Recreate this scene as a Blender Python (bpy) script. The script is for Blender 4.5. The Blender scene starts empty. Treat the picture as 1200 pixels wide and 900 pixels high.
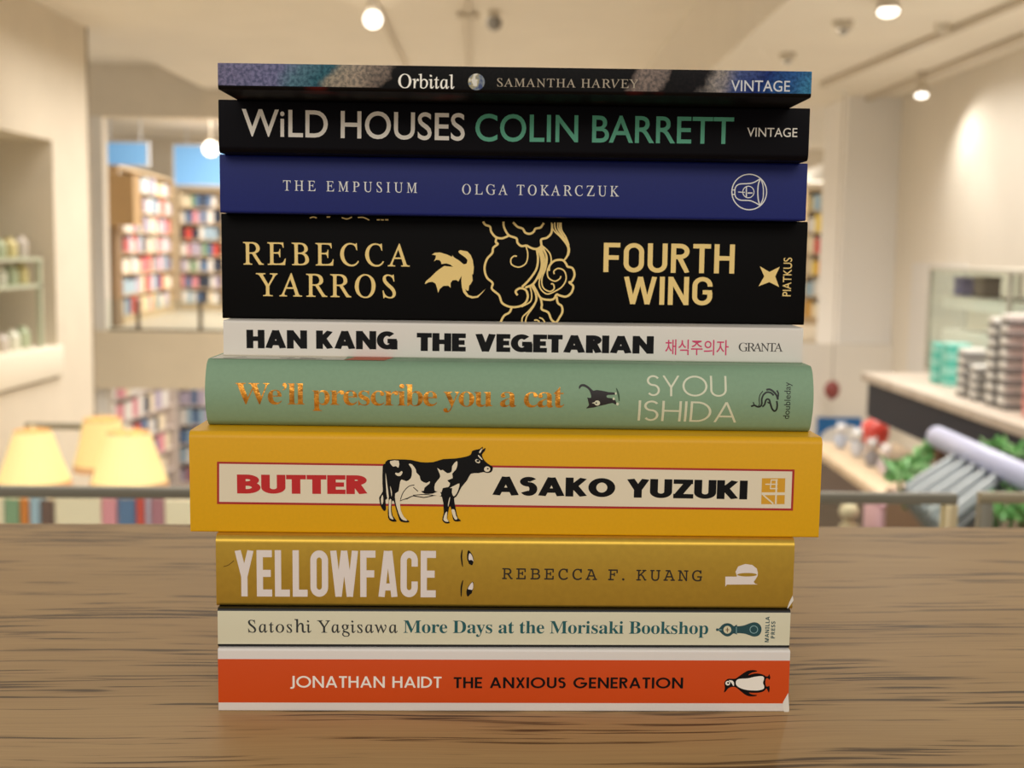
import bpy, bmesh, math, random
from math import sin, cos, pi, radians, sqrt
from mathutils import Vector, Matrix
from mathutils.geometry import tessellate_polygon
random.seed(7)
S = bpy.context.scene
COL = S.collection

# ------------------------------------------------------------------ camera, world, lights, exposure
TZ = 1.05                                   # top of the wooden counter (m)
F_PX, PITCH, ROLL = 1455.6, 0.108442, 0.013534
CAM = Vector((0, 0, TZ + 0.156681))
R0, U0, FW = Vector((1, 0, 0)), Vector((0, sin(PITCH), cos(PITCH))), Vector((0, cos(PITCH), -sin(PITCH)))
RT = cos(ROLL)*R0 + sin(ROLL)*U0
UP = -sin(ROLL)*R0 + cos(ROLL)*U0
cam = bpy.data.cameras.new('camera'); cam_o = bpy.data.objects.new('camera', cam); COL.objects.link(cam_o)
cam_o.matrix_world = Matrix(((RT.x, UP.x, -FW.x, CAM.x), (RT.y, UP.y, -FW.y, CAM.y), (RT.z, UP.z, -FW.z, CAM.z), (0, 0, 0, 1)))
cam.sensor_width = 36; cam.lens = F_PX/1200*36
cam.clip_start = 0.02; cam.clip_end = 200
cam.dof.use_dof = True; cam.dof.focus_distance = 0.422; cam.dof.aperture_fstop = 15.5
S.camera = cam_o

S.view_settings.view_transform = 'Standard'; S.view_settings.look = 'None'
S.view_settings.gamma = 1; S.view_settings.use_curve_mapping = False
S.view_settings.exposure = 0.0
world = bpy.data.worlds.new('world'); S.world = world; world.use_nodes = True
bg = world.node_tree.nodes['Background']
bg.inputs[0].default_value = (1.0, 0.965, 0.91, 1); bg.inputs[1].default_value = 0.50

def area(name, loc, sx, sy, watts, col=(1, .965, .91), target=None, spread=180):
    l = bpy.data.lights.new(name, 'AREA'); l.shape = 'RECTANGLE'; l.size = sx; l.size_y = sy; l.energy = watts; l.color = col; l.spread = radians(spread)
    o = bpy.data.objects.new(name, l); COL.objects.link(o); o.location = loc
    if target is not None:
        o.rotation_euler = (Vector(target)-Vector(loc)).to_track_quat('-Z', 'Y').to_euler()
    return o
area('ceiling_light_atrium', (-1.7, 5.2, 3.22), 3.6, 4.0, 170, spread=140)
area('ceiling_light_right', (2.6, 5.0, 2.55), 1.6, 4.0, 92, spread=150)
area('ceiling_light_middle', (-1.9, 12.5, 3.22), 3.4, 5, 260, spread=140)
area('ceiling_light_room', (-1, 20.6, 3.25), 9, 3.0, 650, (1, .95, .88))
area('fill_light_right_far', (2.4, 8.4, 2.55), 1.2, 1.8, 26, (1, .98, .96), spread=160)  # added fill light without a fixture, brightens the white wall at lower right
area('ceiling_light_downstairs', (-1, 20.5, -0.66), 9, 4, 260, (1, .93, .88))
area('fill_light_spines', (0, -2.6, 2.5), 3.0, 1.2, 36, target=(0, .4, 1.2))  # added fill light behind the camera, brightens the spines of the upper books

# ------------------------------------------------------------------ pixel measurements of the photograph -> points in the place
def ray(px, py): return FW + RT*((px-600)/F_PX) - UP*((py-450)/F_PX)
def W(px, py, y):
    d = ray(px, py); return CAM + d*(y/d.y)
def Wz(px, py, z):
    d = ray(px, py); return CAM + d*((z-CAM.z)/d.z)

# ------------------------------------------------------------------ materials
def lin(c): return tuple((x/12.92 if x <= .04045 else ((x+.055)/1.055)**2.4) for x in (v/255 for v in c))
MATS = {}
def mat(name, rgb, rough=.55, metal=0.0, spec=.5, emit=None, estr=0.0, noise=0.0, nscale=60, bump=0.0, coat=0.0):
    if name in MATS: return MATS[name]
    m = bpy.data.materials.new(name); m.use_nodes = True; nt = m.node_tree; b = nt.nodes['Principled BSDF']
    c = lin(rgb)
    b.inputs['Base Color'].default_value = (*c, 1); b.inputs['Roughness'].default_value = rough
    b.inputs['Metallic'].default_value = metal; b.inputs['Specular IOR Level'].default_value = spec
    b.inputs['Coat Weight'].default_value = coat
    if emit: b.inputs['Emission Color'].default_value = (*lin(emit), 1); b.inputs['Emission Strength'].default_value = estr
    if noise or bump:
        tc = nt.nodes.new('ShaderNodeTexCoord'); n = nt.nodes.new('ShaderNodeTexNoise'); n.inputs['Scale'].default_value = nscale
        n.inputs['Detail'].default_value = 4
        nt.links.new(tc.outputs['Object'], n.inputs['Vector'])
        if noise:
            r = nt.nodes.new('ShaderNodeValToRGB'); lo = tuple(x*(1-noise) for x in c); hi = tuple(min(1, x*(1+noise)) for x in c)
            r.color_ramp.elements[0].color = (*lo, 1); r.color_ramp.elements[1].color = (*hi, 1)
            r.color_ramp.elements[0].position = .3; r.color_ramp.elements[1].position = .7
            nt.links.new(n.outputs['Fac'], r.inputs['Fac']); nt.links.new(r.outputs['Color'], b.inputs['Base Color'])
        if bump:
            bp = nt.nodes.new('ShaderNodeBump'); bp.inputs['Strength'].default_value = bump; bp.inputs['Distance'].default_value = .001
            nt.links.new(n.outputs['Fac'], bp.inputs['Height']); nt.links.new(bp.outputs['Normal'], b.inputs['Normal'])
    MATS[name] = m; return m

def wood_mat(name, base, dark, light, scale=1.0, rough=.55):
    if name in MATS: return MATS[name]
    m = bpy.data.materials.new(name); m.use_nodes = True; nt = m.node_tree; N = nt.nodes.new; L = nt.links.new
    b = nt.nodes['Principled BSDF']; b.inputs['Roughness'].default_value = rough; b.inputs['Specular IOR Level'].default_value = .3
    tc = N('ShaderNodeTexCoord')
    def noise(sx, sy, sz, sc, det, dist=0.0):
        mp = N('ShaderNodeMapping'); mp.inputs['Scale'].default_value = (sx, sy, sz)
        n = N('ShaderNodeTexNoise'); n.inputs['Scale'].default_value = sc*scale; n.inputs['Detail'].default_value = det; n.inputs['Distortion'].default_value = dist
        L(warp.outputs[0], mp.inputs['Vector']); L(mp.outputs[0], n.inputs['Vector']); return n
    # gentle waviness of the grain
    wn = N('ShaderNodeTexNoise'); wn.inputs['Scale'].default_value = 5*scale; wn.inputs['Detail'].default_value = 2
    L(tc.outputs['Object'], wn.inputs['Vector'])
    sub = N('ShaderNodeVectorMath'); sub.operation = 'SUBTRACT'; sub.inputs[1].default_value = (.5, .5, .5); L(wn.outputs['Color'], sub.inputs[0])
    mul = N('ShaderNodeVectorMath'); mul.operation = 'MULTIPLY'; mul.inputs[1].default_value = (.04, .022, .0); L(sub.outputs[0], mul.inputs[0])
    warp = N('ShaderNodeVectorMath'); warp.operation = 'ADD'; L(tc.outputs['Object'], warp.inputs[0]); L(mul.outputs[0], warp.inputs[1])
    pores = noise(11, 280, 1, 1.5, 2.5, .15)
    mask = noise(5.5, 40, 1, 1.2, 2.0)
    broad = noise(1.1, 13, 1, 1.6, 4.0)
    fine = noise(9, 420, 1, 2.0, 2.0)
    # pores: thin dark dashes where the noise peaks, gathered in patches
    mm = N('ShaderNodeMath'); mm.operation = 'MULTIPLY_ADD'; mm.inputs[1].default_value = .55; L(mask.outputs['Fac'], mm.inputs[0]); L(pores.outputs['Fac'], mm.inputs[2])
    cr = N('ShaderNodeValToRGB'); cr.color_ramp.elements[0].position = .85; cr.color_ramp.elements[1].position = .95
    cr.color_ramp.elements[0].color = (0, 0, 0, 1); cr.color_ramp.elements[1].color = (1, 1, 1, 1); L(mm.outputs[0], cr.inputs['Fac'])
    br = N('ShaderNodeValToRGB'); br.color_ramp.elements[0].position = .3; br.color_ramp.elements[1].position = .72
    br.color_ramp.elements[0].color = (*lin(light), 1); br.color_ramp.elements[1].color = (*lin(base), 1); L(broad.outputs['Fac'], br.inputs['Fac'])
    fr = N('ShaderNodeValToRGB'); fr.color_ramp.elements[0].position = .35; fr.color_ramp.elements[1].position = .75
    fr.color_ramp.elements[0].color = (1, 1, 1, 1); fr.color_ramp.elements[1].color = (.86, .84, .82, 1); L(fine.outputs['Fac'], fr.inputs['Fac'])
    m1 = N('ShaderNodeMix'); m1.data_type = 'RGBA'; m1.blend_type = 'MULTIPLY'; m1.inputs[0].default_value = 1
    L(br.outputs['Color'], m1.inputs[6]); L(fr.outputs['Color'], m1.inputs[7])
    m2 = N('ShaderNodeMix'); m2.data_type = 'RGBA'; m2.inputs[7].default_value = (*lin(dark), 1)
    L(cr.outputs['Color'], m2.inputs[0]); L(m1.outputs[2], m2.inputs[6]); L(m2.outputs[2], b.inputs['Base Color'])
    MATS[name] = m; return m

def glass_mat():
    if 'clear_glass' in MATS: return MATS['clear_glass']
    m = bpy.data.materials.new('clear_glass'); m.use_nodes = True; nt = m.node_tree; nt.nodes.clear()
    out = nt.nodes.new('ShaderNodeOutputMaterial'); mx = nt.nodes.new('ShaderNodeMixShader'); t = nt.nodes.new('ShaderNodeBsdfTransparent')
    g = nt.nodes.new('ShaderNodeBsdfGlossy'); g.inputs['Roughness'].default_value = .02
    t.inputs[0].default_value = (.93, .96, .94, 1); mx.inputs[0].default_value = .05
    nt.links.new(t.outputs[0], mx.inputs[1]); nt.links.new(g.outputs[0], mx.inputs[2]); nt.links.new(mx.outputs[0], out.inputs[0])
    MATS['clear_glass'] = m; return m

# ------------------------------------------------------------------ object helpers
def obj(name, verts, faces, m=None, parent=None, smooth=False, mats=None, fmat=None):
    me = bpy.data.meshes.new(name); me.from_pydata([tuple(v) for v in verts], [], faces); me.update()
    for x in (mats or ([m] if m else [])): me.materials.append(x)
    if fmat:
        for p, i in zip(me.polygons, fmat): p.material_index = i
    if smooth:
        for p in me.polygons: p.use_smooth = True
    o = bpy.data.objects.new(name, me); COL.objects.link(o)
    if parent: o.parent = parent
    return o
def bobj(name, bm, m, parent=None, smooth=None):
    me = bpy.data.meshes.new(name); bm.normal_update(); bm.to_mesh(me); bm.free(); me.materials.append(m)
    if smooth is not None:
        for p in me.polygons: p.use_smooth = True
        me.set_sharp_from_angle(angle=radians(smooth))
    o = bpy.data.objects.new(name, me); COL.objects.link(o)
    if parent: o.parent = parent
    return o
def thing(name, label, cat, loc=(0, 0, 0), rz=0, group=None):
    o = bpy.data.objects.new(name, None); COL.objects.link(o); o.empty_display_size = .05
    o.location = loc; o.rotation_euler = (0, 0, rz); return tag(o, label, cat, group)
def tag(o, label, cat, group=None):
    o['label'] = label; o['category'] = cat
    if group: o['group'] = group
    return o
def struct(o): o['kind'] = 'structure'; return o
def bm_box(bm, x0, x1, y0, y1, z0, z1, bev=0.0, seg=2):
    r = bmesh.ops.create_cube(bm, size=1); vs = r['verts']
    for v in vs: v.co = Vector((x0+(v.co.x+.5)*(x1-x0), y0+(v.co.y+.5)*(y1-y0), z0+(v.co.z+.5)*(z1-z0)))
    if bev: bmesh.ops.bevel(bm, geom=list({e for v in vs for e in v.link_edges}), offset=bev, segments=seg, affect='EDGES', profile=.5)
    return bm
def box(name, x0, x1, y0, y1, z0, z1, m, parent=None, bev=0.0):
    return bobj(name, bm_box(bmesh.new(), x0, x1, y0, y1, z0, z1, bev), m, parent, 40 if bev else None)
def bm_tube(bm, pts, r, n=12, cap=True):
    pts = [Vector(p) for p in pts]; rings = []
    for i, p in enumerate(pts):
        d = (pts[min(i+1, len(pts)-1)]-pts[max(i-1, 0)]).normalized()
        a = d.cross(Vector((0, 0, 1)));
        if a.length < 1e-3: a = Vector((1, 0, 0))
        a.normalize(); b = d.cross(a); rr = r[i] if isinstance(r, (list, tuple)) else r
        rings.append([bm.verts.new(p+a*rr*cos(2*pi*k/n)+b*rr*sin(2*pi*k/n)) for k in range(n)])
    for q, s in zip(rings, rings[1:]):
        for k in range(n): bm.faces.new((q[k], q[(k+1) % n], s[(k+1) % n], s[k]))
    if cap: bm.faces.new(rings[0][::-1]); bm.faces.new(rings[-1])
    return bm
def tube(name, pts, r, m, parent=None, n=12): return bobj(name, bm_tube(bmesh.new(), pts, r, n), m, parent, 40)
def bm_lathe(bm, prof, n=32, wob=None, cap=False):
    rings = []
    for r, z in prof:
        rings.append([bm.verts.new(((r*(1+(wob(k/n) if wob else 0)))*cos(2*pi*k/n), (r*(1+(wob(k/n) if wob else 0)))*sin(2*pi*k/n), z)) for k in range(n)])
    for q, s in zip(rings, rings[1:]):
        for k in range(n): bm.faces.new((q[k], q[(k+1) % n], s[(k+1) % n], s[k]))
    if cap: bm.faces.new(rings[0][::-1]); bm.faces.new(rings[-1])
    return bm
def lathe(name, prof, m, parent=None, n=32, wob=None, cap=False, loc=None):
    o = bobj(name, bm_lathe(bmesh.new(), prof, n, wob, cap), m, parent, 35)
    if loc: o.location = loc
    return o

# ------------------------------------------------------------------ lettering: glyph outlines (font glyphs and own stroke glyphs)
STY = {  # upper base, lower base, offset, shear
    'serif': (0x1D400, 0x1D41A, -.0035, 0), 'serifbold': (0x1D400, 0x1D41A, -.0015, 0), 'roman': (0x1D434, 0x1D44E, .002, -.27), 'romanmid': (0x1D434, 0x1D44E, .006, -.27), 'roman_fine': (0x1D434, 0x1D44E, -.001, -.27),
    'sansb': (0x1D5D4, 0x1D5EE, .004, 0), 'black': (0x1D5D4, 0x1D5EE, .014, 0), 'mono': (0x1D670, 0x1D68A, .004, 0),
    'plain': (None, None, .003, 0), 'flare': (None, None, .009, 0), 'korean': (None, None, .008, 0)}
def gl(style, c):
    u, l, _, _ = STY[style]
    if l == 0x1D44E and c == 'h': return '\u210e'
    if u and 'A' <= c <= 'Z': return chr(u+ord(c)-65)
    if u and 'a' <= c <= 'z': return chr(l+ord(c)-97)
    return c
GLY = {}
def load_glyphs(texts):
    need = {}
    for style, s in texts:
        for c in set(s+'H'):
            if (style, c) not in need and style in STY: need[(style, c)] = None
    objs = []
    def mk(body, style, c):
        cu = bpy.data.curves.new('glyph', 'FONT'); cu.body = body; cu.size = 1; cu.offset = STY[style][2]; cu.shear = STY[style][3]
        if style.startswith('roman') and c in 'Ah': cu.shear = -.40 if c == 'A' else -.21
        cu.resolution_u = 5; o = bpy.data.objects.new('glyph', cu); COL.objects.link(o); objs.append(o); return o
    rec = [(k, mk(gl(*k), *k), mk(gl(k[0], 'H')+gl(*k)+gl(k[0], 'H'), k[0], 'H'), mk(gl(k[0], 'H')*2, k[0], 'H')) for k in need]
    dg = bpy.context.evaluated_depsgraph_get(); dg.update()
    def geo(o):
        me = bpy.data.meshes.new_from_object(o.evaluated_get(dg)); v = [(p.co.x, p.co.y) for p in me.vertices]; f = [tuple(p.vertices) for p in me.polygons]
        bpy.data.meshes.remove(me); return v, f
    for k, a, b, h in rec:
        v, f = geo(a); vb, vh = geo(b)[0], geo(h)[0]
        GLY[k] = (v, f, max(x for x, _ in vb)-max(x for x, _ in vh))
    for o in objs:
        c = o.data; bpy.data.objects.remove(o); bpy.data.curves.remove(c)

def arc(cx, cy, rx, ry, a0, a1, n=14): return [(cx+rx*cos(radians(a0+(a1-a0)*i/n)), cy+ry*sin(radians(a0+(a1-a0)*i/n))) for i in range(n+1)]
def ribbon(pts, w, closed=False, w1=None):
    """outline strip of one pen stroke; w may taper (list)"""
    keep = [i for i in range(len(pts)) if i == 0 or (Vector(pts[i][:2])-Vector(pts[i-1][:2])).length > 1e-6*max(1, abs(pts[i][0]))]
    if closed and len(keep) > 2 and (Vector(pts[keep[0]][:2])-Vector(pts[keep[-1]][:2])).length < 1e-6: keep.pop()
    if isinstance(w, (list, tuple)): w = [w[i] for i in keep]
    pts = [pts[i] for i in keep]
    P = [Vector(p) for p in pts]; n = len(P); L, Rr = [], []
    for i, p in enumerate(P):
        a = P[i-1] if (i > 0 or closed) else None; b = P[(i+1) % n] if (i < n-1 or closed) else None
        d0 = (p-a).normalized() if a is not None else None; d1 = (b-p).normalized() if b is not None else None
        if d0 is None: d0 = d1
        if d1 is None: d1 = d0
        t = d0+d1
        if t.length < 1e-4: t = d1.copy()
        t.normalize(); nrm = Vector((-t.y, t.x)); k = 1/max(.38, nrm.dot(Vector((-d1.y, d1.x))))
        ww = (w[i] if isinstance(w, (list, tuple)) else w)/2*k
        L.append(p+nrm*ww); Rr.append(p-nrm*ww)
    v = [tuple(q) for q in L+Rr]; f = []
    for i in range(n if closed else n-1):
        j = (i+1) % n; f.append((i, n+i, n+j, j))
    return v, f
def stroke_glyph(c, s, kind):
    h = s/2; cond = kind == 'cond'; din = kind == 'din'
    gro = kind == 'gro'
    def O_(w):
        if kind in ('fut', 'gro'): return arc(w/2, .5, w/2-h, .5-h, 0, 360, 36)[:-1]
        r = w/2-h; return arc(w/2, 1-h-r, r, r, 0, 180)+arc(w/2, h+r, r, r, 180, 360)
    cl, st = [], []
    if c == ' ': return [], .30 if not cond else .2
    if c == 'I': w = s; st = [[(h, 0), (h, 1)]]
    elif c == 'H': w = .68 if not cond else .42; w = .62 if din else w; st = [[(h, 0), (h, 1)], [(w-h, 0), (w-h, 1)], [(h, .52), (w-h, .52)]]
    elif c == 'T': w = .54; st = [[(0, 1-h), (w, 1-h)], [(w/2, 0), (w/2, 1-h)]]
    elif c == 'L': w = .46 if not cond else .36; st = [[(h, 1), (h, h), (w, h)]]
    elif c in 'EF':
        w = .50 if not cond else .37; st = [[(w, 1-h), (h, 1-h), (h, 0)], [(h, .5), (w*.92, .5)]]
        if c == 'E': st = [[(w, 1-h), (h, 1-h), (h, h), (w, h)], [(h, .5), (w*.92, .5)]]
    elif c == 'A':
        w = .80 if not cond else .47; k = h*1.02; st = [[(k, 0), (w/2-(h*.35 if cond else 0), 1)], [(w/2+(h*.35 if cond else 0), 1), (w-k, 0)]]
        y = .30 if not cond else .22; x0 = k+(w/2-k)*y; st.append([(x0, y), (w-x0, y)])
    elif c == 'V': w = .74; st = [[(h, 1), (w/2, 0)], [(w/2, 0), (w-h, 1)]]
    elif c == 'Y': w = .68 if not cond else .46; st = [[(h, 1), (w/2, .43)], [(w-h, 1), (w/2, .43)], [(w/2, 0), (w/2, .46)]]
    elif c == 'N': w = .76 if not din else .64; st = [[(h, 0), (h, 1)], [(h, .98), (w-h, .02)], [(w-h, 0), (w-h, 1)]]
    elif c == 'W':
        w = .98 if not cond else .64; q = .25*w; d = h*.75
        st = [[(d, 1), (q+d*.4, 0)], [(q+d*.4, 0), (w/2, 1)], [(w/2, 1), (w-q-d*.4, 0)], [(w-q-d*.4, 0), (w-d, 1)]]
    elif c == 'X': w = .62; st = [[(h, 0), (w-h, 1)], [(h, 1), (w-h, 0)]]
    elif c == 'O': w = {'fut': 1.0, 'din': .62, 'cond': .43, 'gro': .80}[kind]; cl = [O_(w)]
    elif c in 'GC':
        w = {'fut': .96, 'din': .62, 'cond': .42, 'gro': .78}[kind]
        if kind in ('fut', 'gro'): a = arc(w/2, .5, w/2-h, .5-h, 48, 350 if c == 'G' else 312, 30)
        else:
            r = w/2-h; a = [(w-h, .66), (w-h, 1-h-r)]+arc(w/2, 1-h-r, r, r, 0, 180)+arc(w/2, h+r, r, r, 180, 360)+[(w-h, .34)]
        st = [a]
        if c == 'G' and gro: st.append([(w-h, .5), (w-h, 0)])
        if c == 'G': st.append([(w*.52, .46), (w-h*.2, .46)]); st.append([(w-h, .46), (w-h, .34)])
    elif c == 'S':
        w = .52 if not cond else .42
        st = [arc(w/2, .745, w/2-h, .255-h, 30, 270, 16)+arc(w/2, .245+h, w/2-h, .245, 90, -145, 16)[1:]]
    elif c == 'U': w = .66 if not din else .60; r = w/2-h; st = [[(h, 1), (h, h+r)]+arc(w/2, h+r, r, r, 180, 360)+[(w-h, h+r), (w-h, 1)]]
    elif c == 'J': w = .34; r = w/2-h*.4; st = [[(w-h, 1), (w-h, .12)]+arc(w-h-r, .12, r, r, 0, -120, 8)]
    elif c == 'D': w = .74; cl = [[(h, h), (h, 1-h), (.24, 1-h)]+arc(.24, .5, w-.24-h, .5-h, 90, -90, 18)+[(.24, h)]]
    elif c == 'R':
        w = .56; x = w-.25; st = [[(h, 0), (h, 1-h), (.27, 1-h)]+arc(.27, .735, w-.27-h, .265-h, 90, -90, 12)+[(h, .47+h)], [(.25, .47+h), (w-h*.8, 0)]]
    elif c == 'P': w = .5; st = [[(h, 0), (h, 1-h), (.25, 1-h)]+arc(.25, .73, w-.25-h, .27-h, 90, -90, 12)+[(h, .46+h)]]
    elif c == 'K': w = .66; st = [[(h, 0), (h, 1)], [(h, .36), (w-h*1.1, 1)], [(w*.42, .52), (w-h*1.05, 0)]]
    elif c == 'Z': w = .62; st = [[(.02, 1-h), (w-.02, 1-h)], [(w-h*1.15, 1-h), (h*1.15, h)], [(.02, h), (w, h)]]
    elif c == 'B':
        w = .64; m1 = .53; r1, r2 = (1-h-m1)/2, (m1-h)/2; x1, x2 = w*.94-h-r1*1.25, w-h-r2*1.25
        st = [[(h, 0), (h, 1)], [(s*.9, 1-h)]+arc(x1, m1+r1, r1*1.25, r1, 90, -90, 12)+[(s*.9, m1)], [(s*.9, m1)]+arc(x2, h+r2, r2*1.25, r2, 90, -90, 12)+[(s*.9, h)]]
    else: raise KeyError(c)
    out = []
    for p in cl: out.append(ribbon(p, s, True))
    for p in st: out.append(ribbon(p, s))
    out = [([(min(max(x, -.02), w+.02), min(max(y, 0 if c != 'J' else -.3), 1)) for x, y in v], f) for v, f in out]
    return out, w

def compose(style, s, wide, aspect_w, kw):
    """text as (verts, faces, width, cap height); wide = glyph width/height stretch, the rest of the width goes into letter spacing"""
    if style in STY:
        cap = max(y for _, y in GLY[(style, 'H')][0]); 
        if style == 'korean': cap = max(y for c in s for _, y in GLY[(style, c)][0])
        items = []
        for c in s:
            if c == ' ': items.append(([], [], .27/cap*cap)); continue
            v, f, a = GLY[(style, c)]; items.append((v, f, a))
    else:
        kind, sw = style; cap = 1.0; items = []
        for c in s:
            parts, w = stroke_glyph(c, sw, kind); v, f = [], []
            for li, (pv, pf) in enumerate(parts):
                o = len(v); v += [(q[0], q[1], li+.06*((qi % (len(pv)//2)))) for qi, q in enumerate(pv)]; f += [tuple(i+o for i in q) for q in pf]
            items.append((v, f, w+{'cond': .07, 'gro': .02}.get(kind, .11)))
    # natural extents
    x = 0; pos = []
    for v, f, a in items: pos.append(x); x += a
    xmax = max(p+max(q[0] for q in v) for p, (v, f, a) in zip(pos, items) if v); xmin = min(p+min(q[0] for q in v) for p, (v, f, a) in zip(pos, items) if v)
    n = len(items)-1
    sp = 0.0
    if wide and n: sp = (aspect_w*cap/wide-(xmax-xmin))/n        # target width in glyph units
    V, Fc = [], []
    for i, (v, f, a) in enumerate(items):
        o = len(V); V += [(q[0]+pos[i]+sp*i-xmin, q[1], q[2] if len(q) > 2 else 0) for q in v]; Fc += [tuple(k+o for k in q) for q in f]
    width = max(q[0] for q in V)
    return V, Fc, width, cap

# ------------------------------------------------------------------ books of the stack
class Book:
    def __init__(self, label, mcover, cx, d, yaw, w, zb, zt, depth=.130, rt=.0012, rb=.0012, bulge=0.0, hard=False, th=.0004, pages=None):
        self.o = Vector((cx, d, TZ+zb)); self.yaw = yaw; self.w = w; self.h = zt-zb; self.bulge = bulge
        self.root = thing('book', label, 'book', self.o, yaw, 'books of the stack')
        self.ux = Vector((cos(yaw), sin(yaw), 0)); self.n = Vector((sin(yaw), -cos(yaw), 0))
        h = self.h
        def arcp(cy, cz, r, a0, a1, n=6): return [(cy+r*cos(radians(a0+(a1-a0)*i/n)), cz+r*sin(radians(a0+(a1-a0)*i/n))) for i in range(n+1)]
        b = self.b
        outer = [(depth, h)]+arcp(rt, h-rt, rt, 90, 180)
        k = 14 if bulge else 1
        outer += [(None, h-rt+(rb-(h-rt))*i/k) for i in range(1, k)]
        outer += arcp(rb, rb, rb, 180, 270)+[(depth, 0)]
        pts = []
        for y, z in outer:
            if y is None: y = 0.0
            near = max(0.0, 1-y/max(rt, rb)) if y < max(rt, rb) else 0
            pts.append((y-b(z)*(1 if y <= 1e-9 else near), z))
        inner = []
        P = [Vector(p) for p in pts]
        for i, p in enumerate(P):
            d0 = (P[min(i+1, len(P)-1)]-P[max(i-1, 0)]).normalized(); inner.append(p+Vector((-d0.y, d0.x))*th)
        prof = [tuple(p) for p in P]+[tuple(p) for p in inner[::-1]]
        m = len(prof); V = [(-w/2, y, z) for y, z in prof]+[(w/2, y, z) for y, z in prof]
        Fc = [(i, (i+1) % m, m+(i+1) % m, m+i) for i in range(m)]
        nh = len(P)
        Fc += [(i, m-1-i, m-2-i, i+1)[::1] for i in range(nh-1)] + [(m+i, m+i+1, m+m-2-i, m+m-1-i) for i in range(nh-1)]
        self.cover = obj('cover', V, Fc, mcover, self.root)
        bm = bmesh.new(); bm.from_mesh(self.cover.data); bmesh.ops.recalc_face_normals(bm, faces=bm.faces); bm.to_mesh(self.cover.data); bm.free()
        for p in self.cover.data.polygons: p.use_smooth = True
        self.cover.data.set_sharp_from_angle(angle=radians(32))
        ins = .003 if hard else .0003
        box('page_block', -w/2+ins, w/2-ins, .0012+max(0, 0), depth-ins-.0005, th*1.05, h-th*1.05, pages or mat('paper_pages', (226, 214, 188), .8, noise=.08, nscale=900), self.root)
    def b(self, z):
        if not self.bulge: return 0.0
        t = 2*z/self.h-1; return self.bulge*max(0, 1-t*t)
    def at(self, px, py):
        d = ray(px, py); off = 0
        for _ in range(4 if self.bulge else 1):
            o = self.o+self.n*off; t = (o-CAM).dot(self.n)/d.dot(self.n); P = CAM+d*t
            v = P.z-self.o.z; off = self.b(v)
        return (P-self.o).dot(self.ux), v
    def emit(self, name, V, Fc, m, layer=1, parent=None):
        bm = bmesh.new(); vs = [bm.verts.new((q[0], -(q[2] if len(q) > 2 else 0)*4e-6, q[1])) for q in V]
        for f in Fc:
            if len(set(f)) < 3: continue
            try: bm.faces.new([vs[i] for i in f])
            except ValueError: pass
        if self.bulge:
            for i in range(1, 16):
                bmesh.ops.bisect_plane(bm, geom=bm.verts[:]+bm.edges[:]+bm.faces[:], plane_co=(0, 0, self.h*i/16), plane_no=(0, 0, 1))
        for v in bm.verts: v.co.y += -self.b(v.co.z)-.00004*layer
        for f in bm.faces:
            f.normal_update()
            if f.normal.y > 0: f.normal_flip()
        loose = [v for v in bm.verts if not v.link_faces]; bmesh.ops.delete(bm, geom=loose, context='VERTS')
        return bobj(name, bm, m, parent or self.root)
    def text(self, name, s, style, m, L, Rr, wide=None, layer=1):
        """L=(x,top,base) at the left end and R=(x,top,base) at the right end, measured on the photograph"""
        a, at_ = self.at(L[0], L[2]), self.at(L[0], L[1]); b, bt = self.at(Rr[0], Rr[2]), self.at(Rr[0], Rr[1])
        hh = ((at_[1]-a[1])+(bt[1]-b[1]))/2; wd = sqrt((b[0]-a[0])**2+(b[1]-a[1])**2)
        V, Fc, wg, cap = compose(style, s, wide, wd/hh, None)
        out = []
        for x, y, li in V:
            t = x/wg; out.append((a[0]+(b[0]-a[0])*t-(b[1]-a[1])/wd*y/cap*hh, a[1]+(b[1]-a[1])*t+y/cap*((at_[1]-a[1])*(1-t)+(bt[1]-b[1])*t), li))
        return self.emit(name, out, Fc, m, layer)
    def vtext(self, name, s, style, m, x0, x1, ytop, ybot, wide=None, layer=1):
        """lettering that reads upwards: letter tops at x0, baseline at x1"""
        a = self.at(x1, ybot); b = self.at(x1, ytop); c = self.at(x0, ybot)
        hh = a[0]-c[0]; wd = b[1]-a[1]; V, Fc, wg, cap = compose(style, s, wide, wd/hh, None)
        return self.emit(name, [(a[0]-y/cap*hh, a[1]+x/wg*wd) for x, y, _ in V], Fc, m, layer)
    def polys(self, name, L, m, org, sc, layer=1, smooth=0, parent=None):
        """filled outlines measured in a crop of the photograph: org = crop corner, sc = crop pixels per photo pixel"""
        V, Fc = [], []
        for pl in L:
            pts = crom(pl, smooth, True) if smooth else pl
            q = [self.at(org[0]+x/sc, org[1]+y/sc) for x, y in pts]; o = len(V); V += q
            Fc += [tuple(i+o for i in t) for t in tessellate_polygon([[Vector((u, v, 0)) for u, v in q]])]
        return self.emit(name, V, Fc, m, layer, parent)
    def strokes(self, name, L, w, m, org, sc, layer=1, smooth=5, closed=False, taper=False, parent=None):
        V, Fc = [], []
        for i, pl in enumerate(L):
            ww = w[i] if isinstance(w, (list, tuple)) else w
            pts = crom(pl, smooth, closed) if smooth and len(pl) > 2 else pl
            q = [self.at(org[0]+x/sc, org[1]+y/sc) for x, y in pts]
            k = self.at(org[0]+ww/sc, org[1])[0]-self.at(org[0], org[1])[0]
            kk = [k*(.35+.65*sin(pi*min(1, (j+.6)/len(q)))) for j in range(len(q))] if taper else k
            rv, rf = ribbon(q, kk, closed); o = len(V); V += [(*p, i*.5+.02*(j % (len(rv)//2))) for j, p in enumerate(rv)]; Fc += [tuple(a+o for a in f) for f in rf]
        return self.emit(name, V, Fc, m, layer, parent)
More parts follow.
